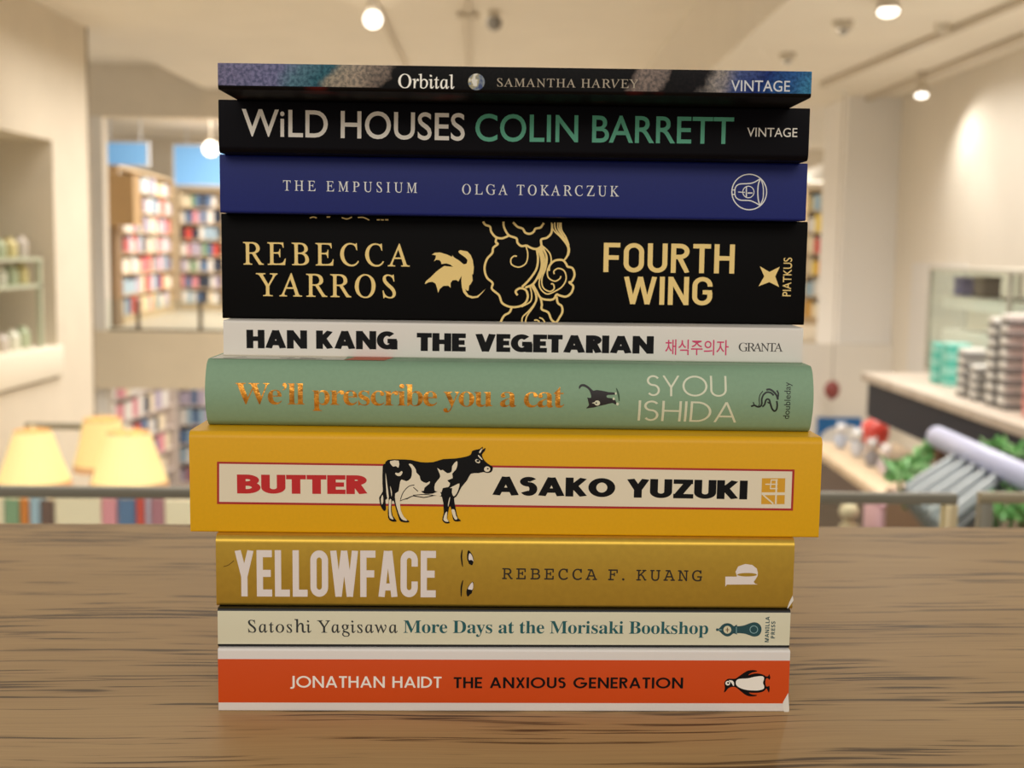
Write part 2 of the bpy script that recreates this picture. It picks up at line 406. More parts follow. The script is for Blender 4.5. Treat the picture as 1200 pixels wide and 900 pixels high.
def crom(p, n, closed):
    out = []; N = len(p); rng = range(N if closed else N-1)
    g = (lambda i: Vector(p[i % N])) if closed else (lambda i: Vector(p[max(0, min(N-1, i))]))
    for i in rng:
        a, b, c, d = g(i-1), g(i), g(i+1), g(i+2)
        for k in range(n):
            t = k/n; out.append(tuple(.5*((2*b)+(c-a)*t+(2*a-5*b+4*c-d)*t*t+(3*b-a-3*c+d)*t**3)))
    if not closed: out.append(tuple(p[-1]))
    return out
def ell(cx, cy, rx, ry, n=24, rot=0): return [(cx+rx*cos(2*pi*i/n)*cos(rot)-ry*sin(2*pi*i/n)*sin(rot), cy+rx*cos(2*pi*i/n)*sin(rot)+ry*sin(2*pi*i/n)*cos(rot)) for i in range(n)]

load_glyphs([('romanmid', "OrbitalREBECCA YARROSSatoshi Yagisawa"), ('serif', "We\u2019ll prescribe you a cat"), ('serifbold', "More Days at the Morisaki Bookshop"),
    ('roman_fine', 'SAMANTHA HARVEY'), ('roman', 'THE EMPUSIUM OLGA TOKARCZUK GRANTA'), ('plain', 'VINTAGEdoubledayPIATKUS'), ('flare', 'WiLD HOUSES COLIN BARRETT'),
    ('sansb', 'MANILLA PRESS'), ('mono', 'REBECCA F. KUANG'), ('korean', '채식주의자')])

# ------------------------------------------------------------------ the shop: floors, ceilings, walls
CREAM = mat('cream_plaster', (224, 212, 192), .85, spec=.2, noise=.03, nscale=3)
CEIL = mat('ceiling_paint', (236, 228, 214), .9, spec=.15, noise=.02, nscale=2)
WHITE = mat('white_paint', (236, 230, 220), .7, spec=.3)
FLOORM = mat('pale_floor', (198, 186, 166), .4, noise=.06, nscale=1.5)
DECK = mat('slab_edge_paint', (226, 210, 182), .8, noise=.03, nscale=2)
def sbox(name, x0, x1, y0, y1, z0, z1, m): return struct(box(name, x0, x1, y0, y1, z0, z1, m))
FAR, LX, RX, LOW = 17.0, -4.17, 3.45, -3.2
sbox('floor', -5, 5, -3, 1.95, -.3, 0, FLOORM)
sbox('floor_lower', -9, 8, 1.95, 24, LOW-.2, LOW, FLOORM)
sbox('floor_far', -9, 7, FAR-.05, 25, -.60, 0.0, FLOORM)
sbox('ceiling', LX, 1.5, 1.5, FAR, 3.28, 3.5, CEIL)
sbox('ceiling_left', -9, LX, 3, FAR, 3.60, 3.75, CEIL)
sbox('ceiling_right', 1.5, 9, 1.5, FAR, 2.60, 3.5, CEIL)
sbox('ceiling_far', -9, 7, FAR+.2, 25, 3.3, 3.45, CEIL)
zl = W(170, 137, FAR).z
sbox('wall_far', -9, LX-.02, FAR, FAR+.2, zl, 3.60, CREAM)
sbox('wall_far_lintel', LX-.02, 5.2, FAR, FAR+.2, zl, 3.28, CREAM)
zp = W(190, 388, FAR).z
sbox('wall_far_parapet', -9, 5.2, FAR-.12, FAR-.05, W(190, 455, FAR).z, zp, DECK)
xo = W(122, 260, FAR).x
sbox('wall_far_jamb', -9, xo, FAR, FAR+.2, LOW, zl, WHITE)
sbox('wall_room', -9, 7, 25, 25.2, 0, 3.3, CREAM)
sbox('wall_lower', -9, 8, 24, 24.2, LOW, -.6, CREAM)
# left wall with its recessed display window
yl = 12.3; za, zb = W(62, 162, 11.1).z, W(70, 405, 11.3).z
xr = LX
sbox('wall_left', xr-.9, xr, 11.35, yl, LOW, 3.60, CREAM)
sbox('wall_left_head', xr-.9, xr, 5, 11.35, za, 3.60, CREAM)
sbox('wall_left_foot', xr-.9, xr, 5, 11.35, LOW, zb-.3, CREAM)
sbox('wall_left_niche', xr-.95, xr-.9, 5, 11.35, zb-.3, za, mat('niche_paint', (200, 186, 158), .8))
sbox('trim_left', xr-.01, xr+.012, yl, yl+.03, LOW, 3.58, mat('grey_metal_trim', (150, 136, 114), .5))
# right wall, pale column and inner panel
sbox('wall_right', RX, RX+.3, 6.4, 11.3, LOW, 2.6, mat('warm_white_plaster', (232, 224, 210), .85, spec=.2, noise=.02, nscale=2))
xc0, xc1 = W(986, 300, 11.3).x, W(1041, 300, 11.3).x
sbox('wall_right_column', xc0, RX+.3, 11.3, 12.1, LOW, 2.6, mat('column_paint', (240, 236, 230), .75))
sbox('trim_right_panel', RX-.03, RX, W(1080, 400, 10).y-.55, W(1080, 400, 10).y+.72, .2, W(1060, 308, 10.5).z, mat('grey_panel', (226, 222, 216), .5))
sbox('wall_right_parapet', W(940, 400, 11.3).x-1.2, xc1+.5, 11.22, 11.29, LOW, W(960, 402, 11.3).z, WHITE)

# ------------------------------------------------------------------ the wooden counter in front
OAK = wood_mat('brown_oak', (186, 151, 101), (90, 67, 37), (173, 139, 90))
pl, pr = Wz(0, 612, TZ), Wz(1200, 617, TZ); rz = math.atan2(pr.y-pl.y, pr.x-pl.x); pc = (pl+pr)/2
ctr = thing('wooden_counter', 'brown oak counter top with dark grain carrying the stack of books', 'counter', (pc.x, pc.y, 0), rz)
box('counter_top', -1.1, 1.1, -.72, 0, TZ-.04, TZ, OAK, ctr, .003)
box('counter_body', -1.08, 1.08, -.62, -.03, 0, TZ-.04, wood_mat('brown_oak_front', (140, 112, 80), (84, 62, 42), (128, 100, 70)), ctr)

# ------------------------------------------------------------------ the ten books, bottom to top
m_ = .001
white_ink = mat('cream_white_ink', (255, 248, 234), .5); black_ink = mat('black_ink', (6, 5, 6), .5, spec=.2)
# 1 orange and white
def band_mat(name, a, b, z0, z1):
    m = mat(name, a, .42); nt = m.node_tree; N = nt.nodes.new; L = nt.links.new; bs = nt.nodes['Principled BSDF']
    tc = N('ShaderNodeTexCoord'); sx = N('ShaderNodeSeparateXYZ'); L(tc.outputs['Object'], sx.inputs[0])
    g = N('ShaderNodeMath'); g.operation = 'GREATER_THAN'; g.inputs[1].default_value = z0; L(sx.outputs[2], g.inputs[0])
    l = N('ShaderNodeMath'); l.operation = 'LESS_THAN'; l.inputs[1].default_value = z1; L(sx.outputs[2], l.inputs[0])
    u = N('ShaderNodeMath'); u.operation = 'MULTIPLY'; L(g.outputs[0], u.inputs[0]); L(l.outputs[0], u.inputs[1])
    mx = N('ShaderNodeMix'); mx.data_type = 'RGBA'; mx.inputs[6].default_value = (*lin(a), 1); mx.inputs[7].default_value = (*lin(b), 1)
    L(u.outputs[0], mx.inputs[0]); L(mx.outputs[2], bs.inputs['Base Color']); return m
B1 = Book('orange and white paperback with a black and white bird emblem, bottommost of the stack', None, -.000748, .408587, .0325, .194028, 0, .02163, rt=.0008, rb=.0005)
zlo, zhi = B1.at(590, 823.8)[1], B1.at(590, 773.2)[1]
B1.cover.data.materials.append(band_mat('orange_banded_cover', (238, 230, 222), (220, 76, 4), zlo, zhi))
B1.text('author_lettering', 'JONATHAN HAIDT', ('fut', .145), white_ink, (340, 792, 805.8), (517.4, 793, 806))
B1.text('title_lettering', 'THE ANXIOUS GENERATION', ('fut', .17), black_ink, (531.6, 793.5, 806.4), (800.3, 794, 806.8))
pg = B1.polys('bird_emblem', [[(135, 580), (150, 500), (142, 400), (180, 345), (230, 325), (340, 325), (400, 290), (500, 220), (580, 175), (680, 162), (750, 175), (740, 195), (660, 210), (590, 258), (700, 228), (800, 230), (880, 255), (920, 280), (958, 280), (985, 240), (998, 285), (1005, 300), (985, 345), (955, 315), (920, 330), (910, 400), (925, 465), (958, 470), (985, 460), (990, 530), (975, 585), (950, 540), (930, 510), (880, 560), (780, 588), (660, 590), (600, 588), (660, 620), (745, 630), (735, 650), (640, 658), (550, 635), (460, 570), (390, 510), (330, 478), (260, 485), (210, 510), (170, 560)]], black_ink, (840, 775), 16, 1, 3)
B1.polys('belly', [[(355, 400), (375, 350), (440, 325), (580, 318), (700, 290), (830, 275), (880, 295), (882, 340), (865, 400), (885, 460), (880, 510), (800, 540), (700, 545), (560, 535), (440, 500), (370, 450)], [(225, 355), (290, 360), (320, 400), (320, 460), (295, 440), (270, 400)], ell(205, 408, 44, 42)], white_ink, (840, 775), 16, 2, 3, pg)
B1.polys('eye', [ell(211, 404, 19, 19)], black_ink, (840, 775), 16, 3, 0, pg)
B1.polys('worn_corner', [[(1062, 690), (1082, 655), (1086, 720), (1080, 742), (1070, 735), (1060, 712)]], mat('torn_paper', (240, 234, 222), .9), (590, 610), 3.243, 2)
# 2 pale cream
B2 = Book('slim pale cream paperback with teal lettering and a fountain pen nib picture on its spine', band_mat('pale_cream_cover', (6, 6, 6), (230, 224, 194), .0011, .01345-.0009), -.000858, .410621, .0353, .19455, .02163, .03508, rt=.0011, rb=.0011)  # black edges: dark cover print, plus the shade of the gaps painted in
teal = mat('teal_ink', (18, 92, 96), .5); dteal = mat('dark_teal_ink', (24, 74, 80), .5)
B2.text('author_lettering', 'Satoshi Yagisawa', 'romanmid', mat('ink_dark_grey', (40, 44, 44), .5), (290.7, 726.6, 741), (466, 727.3, 741.6), 1.02)
B2.text('title_lettering', 'More Days at the Morisaki Bookshop', 'serifbold', teal, (472.7, 727, 741.6), (829.8, 728.7, 743), 1.05)
pn = B2.polys('pen_picture', [[(108, 275), (120, 255), (150, 258), (200, 205), (260, 183), (320, 195), (360, 225), (384, 212), (405, 205), (408, 225), (500, 215), (580, 185), (650, 170), (710, 190), (745, 240), (745, 300), (710, 355), (640, 372), (570, 350), (500, 330), (408, 325), (402, 345), (382, 334), (350, 330), (300, 365), (250, 368), (200, 340), (150, 292), (120, 295)]], dteal, (830, 715), 12, 1, 3)
pale = mat('pale_blue_ink', (150, 190, 190), .5)
B2.polys('clock_face', [ell(268, 275, 55, 55)], mat('ivory_ink', (225, 216, 180), .5), (830, 715), 12, 2, 0, pn)
B2.strokes('ring', [ell(640, 272, 54, 52)], 9, pale, (830, 715), 12, 2, 0, True, parent=pn)
B2.strokes('band', [[(395, 235), (395, 325)], [(140, 275), (190, 275)]], 8, pale, (830, 715), 12, 2, 0, parent=pn)
B2.strokes('clock_hands', [[(268, 245), (268, 310)], [(245, 275), (290, 275)]], 12, mat('brown_ink', (120, 84, 50), .5), (830, 715), 12, 3, 0, parent=pn)
B2.vtext('publisher_lettering', 'MANILLA', 'sansb', dteal, 896.2, 900.8, 722.5, 752.5, 1.0)
B2.vtext('publisher_lettering', 'PRESS', 'sansb', dteal, 903.2, 907.8, 728.2, 748, 1.0)
# 3 metallic gold
GOLD = mat('metallic_gold_cover', (202, 164, 62), .36, metal=.75, noise=.04, nscale=400)
B3 = Book('metallic gold paperback with white block capitals and a pair of eyes on its spine', GOLD, -.000969, .41257, .0267, .196275, .03508, .05958, rt=.0026, rb=.0012)
B3.text('title_lettering', 'YELLOWFACE', ('cond', .152), mat('chalk_white_ink', (240, 228, 220), .5), (275.6, 644.5, 698.8), (510.6, 645.5, 700))
B3.text('author_lettering', 'REBECCA F. KUANG', 'mono', mat('brown_black_ink', (34, 24, 14), .4), (588.3, 665.7, 678.6), (822.8, 668.5, 681), 1.0)
ink2 = mat('chalk_white_ink', ()); o35 = (530, 635); s35 = 12.857
for brow, eye, wh, pu in (([(150, 120), (138, 230), (157, 375)], [(240, 125), (300, 190), (322, 270), (300, 352), (250, 315), (222, 240)], [(262, 168), (300, 212), (318, 290), (300, 312), (250, 272), (245, 218)], (280, 306)),
                          ([(160, 578), (137, 690), (135, 825)], [(308, 598), (320, 660), (302, 740), (235, 825), (213, 752), (243, 670)], [(303, 605), (316, 660), (302, 722), (238, 712), (253, 667)], (263, 752))):
    e = B3.polys('eye_picture', [eye], black_ink, o35, s35, 1, 3)
    B3.polys('eye_white', [wh], ink2, o35, s35, 2, 2, e); B3.polys('pupil', [ell(*pu, 36, 36)], black_ink, o35, s35, 3, 0, e)
    B3.strokes('brow', [brow], 24, black_ink, o35, s35, 1, 6, taper=True, parent=e)
bl = B3.polys('publisher_emblem', [[(120, 308), (278, 308), (282, 296), (263, 240), (300, 165), (400, 130), (500, 145), (562, 195), (577, 255), (572, 300), (545, 345), (518, 383), (540, 408), (577, 418), (140, 420), (120, 452)]], ink2, (840, 650), 12, 1, 0)
B3.polys('emblem_counter', [ell(425, 281, 138, 25)], GOLD, (840, 650), 12, 2, 0, bl)
B3.polys('torn_corner', [[(1065, 575), (1080, 640), (1000, 757), (990, 752), (1020, 665)]], mat('torn_paper', ()), (840, 650), 12, 2)
B3.strokes('crease', [[(262, 664), (268, 662), (274, 657)]], 1.0, mat('crease_gold', (120, 92, 24), .5, metal=.5), (0, 0), 1, 1, 4)
# 4 yellow
YEL = mat('yellow_cover', (234, 174, 0), .45, spec=.4, noise=.02, nscale=900)
B4 = Book('thick bright yellow paperback with a cow between red bordered cream panels on its spine', YEL, -.001363, .416065, .0183, .214552, .05958, .09418, rt=.0024, rb=.0006, depth=.135)
fr = B4.polys('spine_panel', [[(254.3, 541.0), (931.2, 550.2), (929.2, 598.4), (254.3, 590.6)]], mat('red_border_ink', (176, 28, 26), .5), (0, 0), 1, 1)
B4.polys('panel_ground', [[(256.9, 543.4), (928.4, 552.5), (926.8, 595.8), (256.9, 588.0)]], mat('panel_cream_ink', (240, 226, 196), .5), (0, 0), 1, 2, 0, fr)
B4.text('title_lettering', 'BUTTER', ('gro', .235), mat('red_ink', (200, 24, 26), .5), (278, 556, 578.2), (430.5, 557, 579), None, 3)
B4.text('author_lettering', 'ASAKO YUZUKI', ('gro', .235), black_ink, (577, 558, 580.3), (875.4, 563.2, 585.2), None, 3)
oc, sc = (435, 515), 7.742
cow = B4.polys('cow_picture', [[(150, 185), (250, 180), (360, 185), (450, 205), (560, 205), (650, 178), (760, 172), (860, 155), (905, 135), (915, 105), (950, 92), (985, 85), (1010, 65), (1012, 78), (1003, 98), (1035, 75), (1030, 105), (1005, 135), (1020, 180), (1060, 220), (1100, 245), (1103, 265), (1090, 295), (1050, 303), (1020, 295), (970, 305), (905, 310), (870, 370), (820, 430), (795, 480), (770, 520), (752, 535), (765, 620), (780, 690), (790, 715), (815, 738), (760, 742), (740, 710), (730, 640), (713, 600), (700, 650), (690, 720), (715, 755), (675, 760), (645, 730), (655, 680), (658, 640), (642, 520), (565, 512), (480, 530), (380, 515), (330, 540), (262, 560), (265, 640), (290, 700), (345, 740), (330, 752), (270, 745), (250, 710), (225, 630), (205, 560), (190, 560), (185, 620), (195, 690), (230, 735), (220, 745), (180, 740), (155, 710), (152, 640), (160, 540), (130, 550), (135, 630), (115, 648), (85, 600), (75, 550), (75, 520), (105, 470), (102, 400), (105, 240), (125, 220)]], black_ink, oc, sc, 4, 2)
hide = mat('panel_cream_ink', ())
B4.polys('white_markings', [
    [(172, 195), (250, 192), (248, 255), (225, 240), (200, 245), (180, 225)], [(225, 300), (250, 305), (275, 285), (285, 300), (265, 330), (235, 328), (218, 310)],
    [(340, 222), (370, 225), (405, 270), (410, 300), (440, 330), (450, 370), (500, 395), (530, 378), (528, 400), (485, 435), (478, 465), (452, 468), (490, 493), (560, 490), (600, 472), (628, 480), (632, 512), (565, 504), (480, 521), (385, 507), (330, 528), (268, 550), (262, 560), (268, 640), (298, 702), (330, 735), (290, 730), (262, 700), (237, 630), (220, 560), (218, 490), (248, 470), (260, 400), (275, 362), (320, 378), (360, 350), (370, 300), (365, 260)],
    [(600, 258), (630, 280), (650, 275), (690, 305), (730, 290), (735, 240), (775, 195), (783, 220), (770, 270), (735, 310), (740, 350), (690, 370), (715, 395), (700, 430), (650, 440), (638, 478), (600, 470), (575, 460), (580, 400), (620, 350), (625, 320)],
    [(800, 398), (795, 440), (775, 490), (748, 515), (732, 480), (735, 440), (712, 440), (760, 415)], [(672, 668), (690, 655), (686, 715), (703, 742), (680, 745), (655, 725)],
    [(728, 640), (755, 635), (770, 690), (783, 718), (765, 726), (748, 705)], [(162, 555), (183, 545), (178, 620), (185, 685), (203, 722), (180, 718), (163, 690)],
    [(130, 300), (145, 400), (160, 520), (150, 540), (138, 480)], ell(1052, 268, 28, 25, 16), [(975, 140), (1010, 178), (1000, 182), (970, 150)], [(980, 108), (1006, 80), (1000, 105), (985, 125)],
    [(716, 520), (711, 560), (700, 608), (697, 590), (706, 540)], [(88, 540), (105, 500), (110, 560), (97, 590)], [(172, 420), (188, 470), (185, 520), (178, 470)], ell(966, 196, 24, 16, 14, .5)], hide, oc, sc, 5, 2, cow)
B4.polys('eye', [ell(968, 193, 14, 11, 12), ell(1058, 264, 8, 7, 10)], black_ink, oc, sc, 6, 0, cow)
B4.strokes('ink_lines', [[(266, 545), (290, 480), (340, 425), (392, 412)], [(382, 432), (425, 470)], [(380, 505), (480, 498), (560, 505)]], 7, black_ink, oc, sc, 6, 4, parent=cow)
ou, su = (880, 540), 12.857
em = B4.polys('publisher_emblem', [[(165, 262), (516, 262), (505, 652), (153, 652)]], mat('ochre_ink', (226, 164, 30), .5), ou, su, 3)
B4.strokes('emblem_cut', [[(160, 495), (512, 495)], [(385, 275), (372, 650)], [(185, 515), (335, 645)], [(215, 352), (400, 352)], [(290, 418), (400, 418)], [(300, 288), (402, 288)], [(305, 280), (290, 425)]], [42, 26, 22, 18, 18, 18, 16], hide, ou, su, 4, 0, parent=em)
# 5 green hardback
GRN = mat('sage_green_cover', (140, 170, 138), .6, spec=.3, noise=.03, nscale=700)
B5 = Book('sage green hardback with copper lettering and a small black cat on its rounded spine', GRN, -.000654, .429396, .0113, .20983, .09418, .11739, rt=.0022, rb=.0022, bulge=.0042, hard=True, th=.0024, depth=.132)
COP = mat('copper_foil', (226, 146, 48), .28, metal=.6, noise=.45, nscale=420, bump=.6)
B5.text('title_lettering', "We\u2019ll prescribe you a cat", 'serif', COP, (276, 448.7, 473.2), (661, 452, 477.5), 1.13)
crm = mat('soft_cream_ink', (226, 226, 196), .5)
B5.text('author_lettering', 'SYOU', ('fut', .085), crm, (758, 439.6, 464), (851.6, 440.6, 465))
B5.text('author_lettering', 'ISHIDA', ('fut', .085), crm, (747, 469, 492.8), (862.5, 471.5, 495.3))
ct = B5.polys('cat_picture', [[(140, 335), (140, 290), (180, 250), (250, 250), (320, 290), (380, 345), (420, 375), (480, 360), (640, 385), (700, 400), (820, 410), (825, 450), (700, 455), (665, 480), (690, 510), (770, 520), (800, 550), (840, 560), (855, 630), (830, 635), (780, 610), (650, 640), (520, 670), (430, 695), (340, 705), (290, 715), (285, 700), (330, 655), (320, 600), (305, 530), (300, 505), (350, 512), (372, 500), (365, 440), (330, 360), (270, 310), (210, 290), (170, 310), (150, 340)]], mat('cat_black_ink', (34, 26, 26), .55), (670, 435), 16.37, 1, 2)
B5.polys('white_fur', [ell(488, 610, 55, 50, 18), [(385, 612), (440, 590), (445, 625)], ell(845, 428, 17, 25, 12), ell(805, 528, 22, 26, 12), ell(878, 628, 26, 30, 12)], crm, (670, 435), 16.37, 2, 0, ct)
B5.polys('nose', [ell(470, 610, 16, 14, 12)], mat('cat_black_ink', ()), (670, 435), 16.37, 3, 0, ct)
B5.strokes('leaf_stem', [[(855, 325), (895, 440), (912, 575)]], 34, mat('deep_green_ink', (54, 84, 54), .55), (670, 435), 16.37, 1, 5, taper=True)
B5.strokes('publisher_emblem', [[(420, 252), (480, 245), (540, 280), (600, 350), (625, 425)], [(605, 262), (632, 320), (622, 400)], [(360, 275), (310, 340), (295, 420), (300, 500), (285, 535)], [(550, 350), (500, 305), (430, 295), (370, 340), (340, 420), (340, 500), (310, 545), (260, 548), (210, 525), (152, 545)], [(188, 468), (210, 515), (240, 535)], [(350, 550), (390, 510), (410, 440), (440, 415), (472, 430), (490, 490), (520, 580), (560, 625), (597, 600), (612, 530), (604, 448)], [(440, 465), (475, 490)]], [34, 28, 16, 30, 18, 30, 24], mat('emblem_black_ink', (26, 32, 24), .5), (870, 440), 15, 1, 5)
B5.vtext('publisher_lettering', 'doubleday', 'plain', mat('emblem_black_ink', ()), 917.2, 924.4, 447.8, 491, 1.0)
def top_patch(bk, name, u0, u1, y1, m, y0=.0016, skew=0):
    h = bk.h+.00005; return obj(name, [(u0, y0, h), (u1, y0, h), (u1+skew, y1, h), (u0+skew, y1, h)], [(0, 1, 2, 3)], m, bk.root)
top_patch(B5, 'jacket_picture', -.1040, -.0580, .030, mat('jacket_white_ink', (226, 220, 200), .5))
top_patch(B5, 'jacket_stripe', -.0580, -.0440, .030, mat('jacket_orange_ink', (196, 84, 36), .5), skew=.006)
for a, b in (((-.1000, .003), (-.0930, .0085)), ((-.078, .004), (-.068, .0045)), ((-.074, .0075), (-.066, .005)), ((-.081, .006), (-.076, .008))):
    d = Vector((b[0]-a[0], b[1]-a[1])).normalized()*.0004; h = B5.h+.0001
    obj('jacket_line', [(a[0]-d.y, a[1]+d.x, h), (a[0]+d.y, a[1]-d.x, h), (b[0]+d.y, b[1]-d.x, h), (b[0]-d.y, b[1]+d.x, h)], [(0, 1, 2, 3)], black_ink, B5.root)
# 6 white
B6 = Book('slim white paperback with heavy black capitals and small pink script on its spine', mat('white_cover', (238, 230, 218), .45), .000187, .440886, -.0002, .206176, .11739, .13008, rt=.0008, rb=.0008)
B6.text('author_lettering', 'HAN KANG', ('gro', .255), black_ink, (289, 386.4, 408), (465.8, 388.3, 409.6))
B6.text('title_lettering', 'THE VEGETARIAN', ('gro', .255), black_ink, (488.4, 390, 411.2), (765.8, 394, 414.6))
B6.text('script_lettering', '채식주의자', 'korean', mat('pink_ink', (222, 62, 110), .5), (779.4, 397.5, 414.2), (853.6, 398.5, 414.8))
B6.text('publisher_lettering', 'GRANTA', 'roman', mat('grey_black_ink', (50, 46, 44), .5), (865.5, 401.8, 411.6), (917.6, 402.2, 412), 1.05)
# 7 black with gold
B7 = Book('thick black paperback with a gold dragon, gold cloud scrolls and gold lettering', mat('satin_black_cover', (7, 5, 4), .5, spec=.08), .000952, .455244, .0335, .213342, .13008, .16797, rt=.0010, rb=.0010)
GI = mat('gold_foil', (248, 214, 134), .4, metal=.2)
B7.text('author_lettering', 'REBECCA', 'romanmid', GI, (285, 283.5, 309.8), (480.3, 286.3, 312.2), .93)
B7.text('author_lettering', 'YARROS', 'romanmid', GI, (300, 320, 346.6), (463.8, 322.3, 349), .93)
B7.text('title_lettering', 'FOURTH', ('din', .152), GI, (707, 284.4, 318.8), (860.3, 286.5, 320.6))
B7.text('title_lettering', 'WING', ('din', .152), GI, (730.5, 324, 356.4), (834.2, 324.6, 358))
B7.polys('publisher_emblem', [[(968, 240), (1005, 262), (1046, 242), (1028, 280), (1043, 321), (1005, 302), (963, 318), (985, 280)]], GI, (600, 240), 3.333)
B7.vtext('publisher_lettering', 'PIATKUS', 'plain', GI, 916.8, 926.6, 302, 347.2)
B7.polys('dragon_picture', [[(530, 165), (555, 148), (650, 165), (695, 215), (720, 280), (735, 380), (725, 465), (712, 470), (718, 550), (690, 600), (672, 615), (665, 680), (640, 682), (622, 655), (630, 690), (665, 740), (720, 757), (780, 750), (830, 710), (888, 658), (850, 708), (790, 772), (710, 785), (640, 758), (595, 705), (577, 640), (570, 560), (572, 485), (532, 560), (500, 540), (455, 545), (428, 580), (428, 642), (395, 615), (330, 620), (285, 660), (263, 712), (250, 650), (230, 590), (190, 565), (140, 570), (88, 597), (100, 560), (170, 500), (240, 430), (300, 385), (342, 357), (400, 362), (462, 368), (420, 337), (370, 322), (308, 332), (300, 300), (280, 278), (240, 275), (210, 295), (230, 250), (235, 218), (183, 205), (220, 182), (290, 178), (380, 205), (447, 237), (452, 213), (472, 242), (540, 285), (600, 335), (640, 325), (652, 280), (625, 247), (580, 215), (545, 190)]], GI, (490, 280), 11.25)
sw = [(3, [[(40, 55), (60, 80), (95, 95), (105, 135), (140, 175), (190, 185), (240, 165)], [(200, 55), (205, 100), (240, 160), (300, 185), (310, 220), (340, 245), (380, 240)], [(380, 240), (420, 262), (460, 268), (495, 245), (495, 195), (540, 180), (575, 140), (580, 70)], [(275, 60), (310, 95), (350, 110), (370, 140), (405, 150), (435, 135), (450, 110), (490, 100), (515, 65)],
    [(145, 185), (140, 215), (155, 230), (120, 260), (112, 300), (70, 350), (52, 420), (70, 490), (115, 535), (110, 580), (165, 630), (190, 690), (250, 720), (320, 718), (370, 690), (390, 640), (375, 590), (330, 575), (295, 600), (310, 630)],
    [(555, 440), (560, 400), (600, 360), (660, 355), (690, 385), (700, 405), (740, 420), (755, 470), (735, 520), (715, 530), (745, 560), (730, 610), (690, 640), (640, 632), (615, 625), (590, 660), (540, 665), (490, 650), (460, 600), (430, 545)], [(490, 650), (500, 700), (500, 740), (550, 765), (575, 820), (610, 842), (640, 800), (660, 760), (655, 715), (625, 690), (615, 640)], [(265, 725), (245, 765), (205, 790), (175, 845)], [(460, 270), (470, 350), (455, 430), (400, 510), (345, 565)], [(470, 265), (495, 340), (495, 420), (455, 510), (420, 550), (370, 570)]]),
    (2, [[(375, 245), (390, 310), (375, 380), (320, 410), (265, 390), (258, 350), (280, 325), (305, 325)], [(405, 555), (420, 620), (410, 680), (340, 720)], [(490, 260), (520, 340), (510, 430), (480, 520), (490, 580), (540, 620), (600, 600), (660, 560), (690, 500), (675, 440), (630, 420), (595, 440), (597, 465)], [(505, 250), (540, 330), (530, 420), (500, 500), (510, 570), (560, 600), (595, 580), (590, 545), (570, 540)], [(500, 240), (560, 300), (572, 370), (545, 430), (550, 490), (600, 520), (640, 500), (648, 480)], [(480, 262), (508, 340), (500, 430), (470, 505)], [(495, 255), (532, 320), (524, 420), (505, 470)],
    [(425, 560), (450, 620), (450, 680), (400, 750), (350, 800), (345, 850)], [(415, 552), (460, 640), (440, 710), (385, 790), (370, 850)], [(440, 825), (465, 825), (485, 845)], [(480, 805), (505, 815), (525, 845)],
    [(575, 62), (590, 120), (650, 180), (700, 250), (700, 310), (675, 355)], [(600, 62), (610, 120), (670, 190), (712, 260), (708, 310), (680, 352)], [(625, 62), (630, 120), (690, 200), (715, 270), (706, 320)], [(650, 62), (655, 120), (690, 180), (712, 240)], [(640, 62), (642, 120), (680, 190), (706, 262)]])]
cl_ = B7.strokes('cloud_scroll_picture', sw[0][1], 17, GI, (560, 251.5), 6.667, 1, 6)
B7.strokes('fine_scrolls', sw[1][1], 11, GI, (560, 251.5), 6.667, 1, 6, parent=cl_)
B7.strokes('gilt_edge_marks', [[(410, 50), (425, 46), (437, 50)], [(476, 46), (490, 46)], [(535, 48), (555, 54), (575, 46)], [(598, 48), (620, 48), (642, 58)], [(672, 57), (684, 57)], [(688, 57), (700, 57)], [(704, 57), (717, 57)]], 5, GI, (240, 240.5), 3.333, 1, 3)
# 8 navy
B8 = Book('navy blue paperback with small white capitals and a white circular bell emblem', mat('navy_cover', (18, 31, 108), .5, spec=.3, noise=.05, nscale=900), .000168, .444586, .0272, .207799, .16797, .18827, rt=.0009, rb=.0009)
wi = mat('white_ink', (240, 238, 232), .5)
B8.text('title_lettering', 'THE EMPUSIUM', 'roman', wi, (331.8, 211.3, 223.2), (488.8, 214.2, 226), .88)
B8.text('author_lettering', 'OLGA TOKARCZUK', 'roman', wi, (541.5, 215.8, 227.6), (725.5, 218, 230.2), .88)
bell = B8.strokes('bell_emblem', [ell(380, 350, 204, 208, 40)], 13, wi, (840, 190), 10, 1, 0, True)
B8.strokes('bell_outline', [[(212, 350), (212, 325), (225, 285), (270, 257), (380, 250), (440, 235), (512, 193)], [(212, 350), (212, 380), (230, 420), (280, 445), (380, 450), (440, 470), (508, 508)], [(180, 326), (212, 326)], [(180, 378), (212, 378)], [(510, 195), (487, 260), (480, 350), (486, 440), (505, 505)], [(515, 195), (540, 270), (546, 350), (540, 430), (508, 508)], [(250, 350), (330, 355)], [(346, 288), (346, 412)], [(360, 362), (418, 362)]], [13, 13, 12, 12, 14, 12, 10, 14, 14], wi, (840, 190), 10, 1, 5, parent=bell)
B8.strokes('bell_ring', [ell(370, 350, 66, 68, 24)], 10, wi, (840, 190), 10, 1, 0, True, parent=bell)
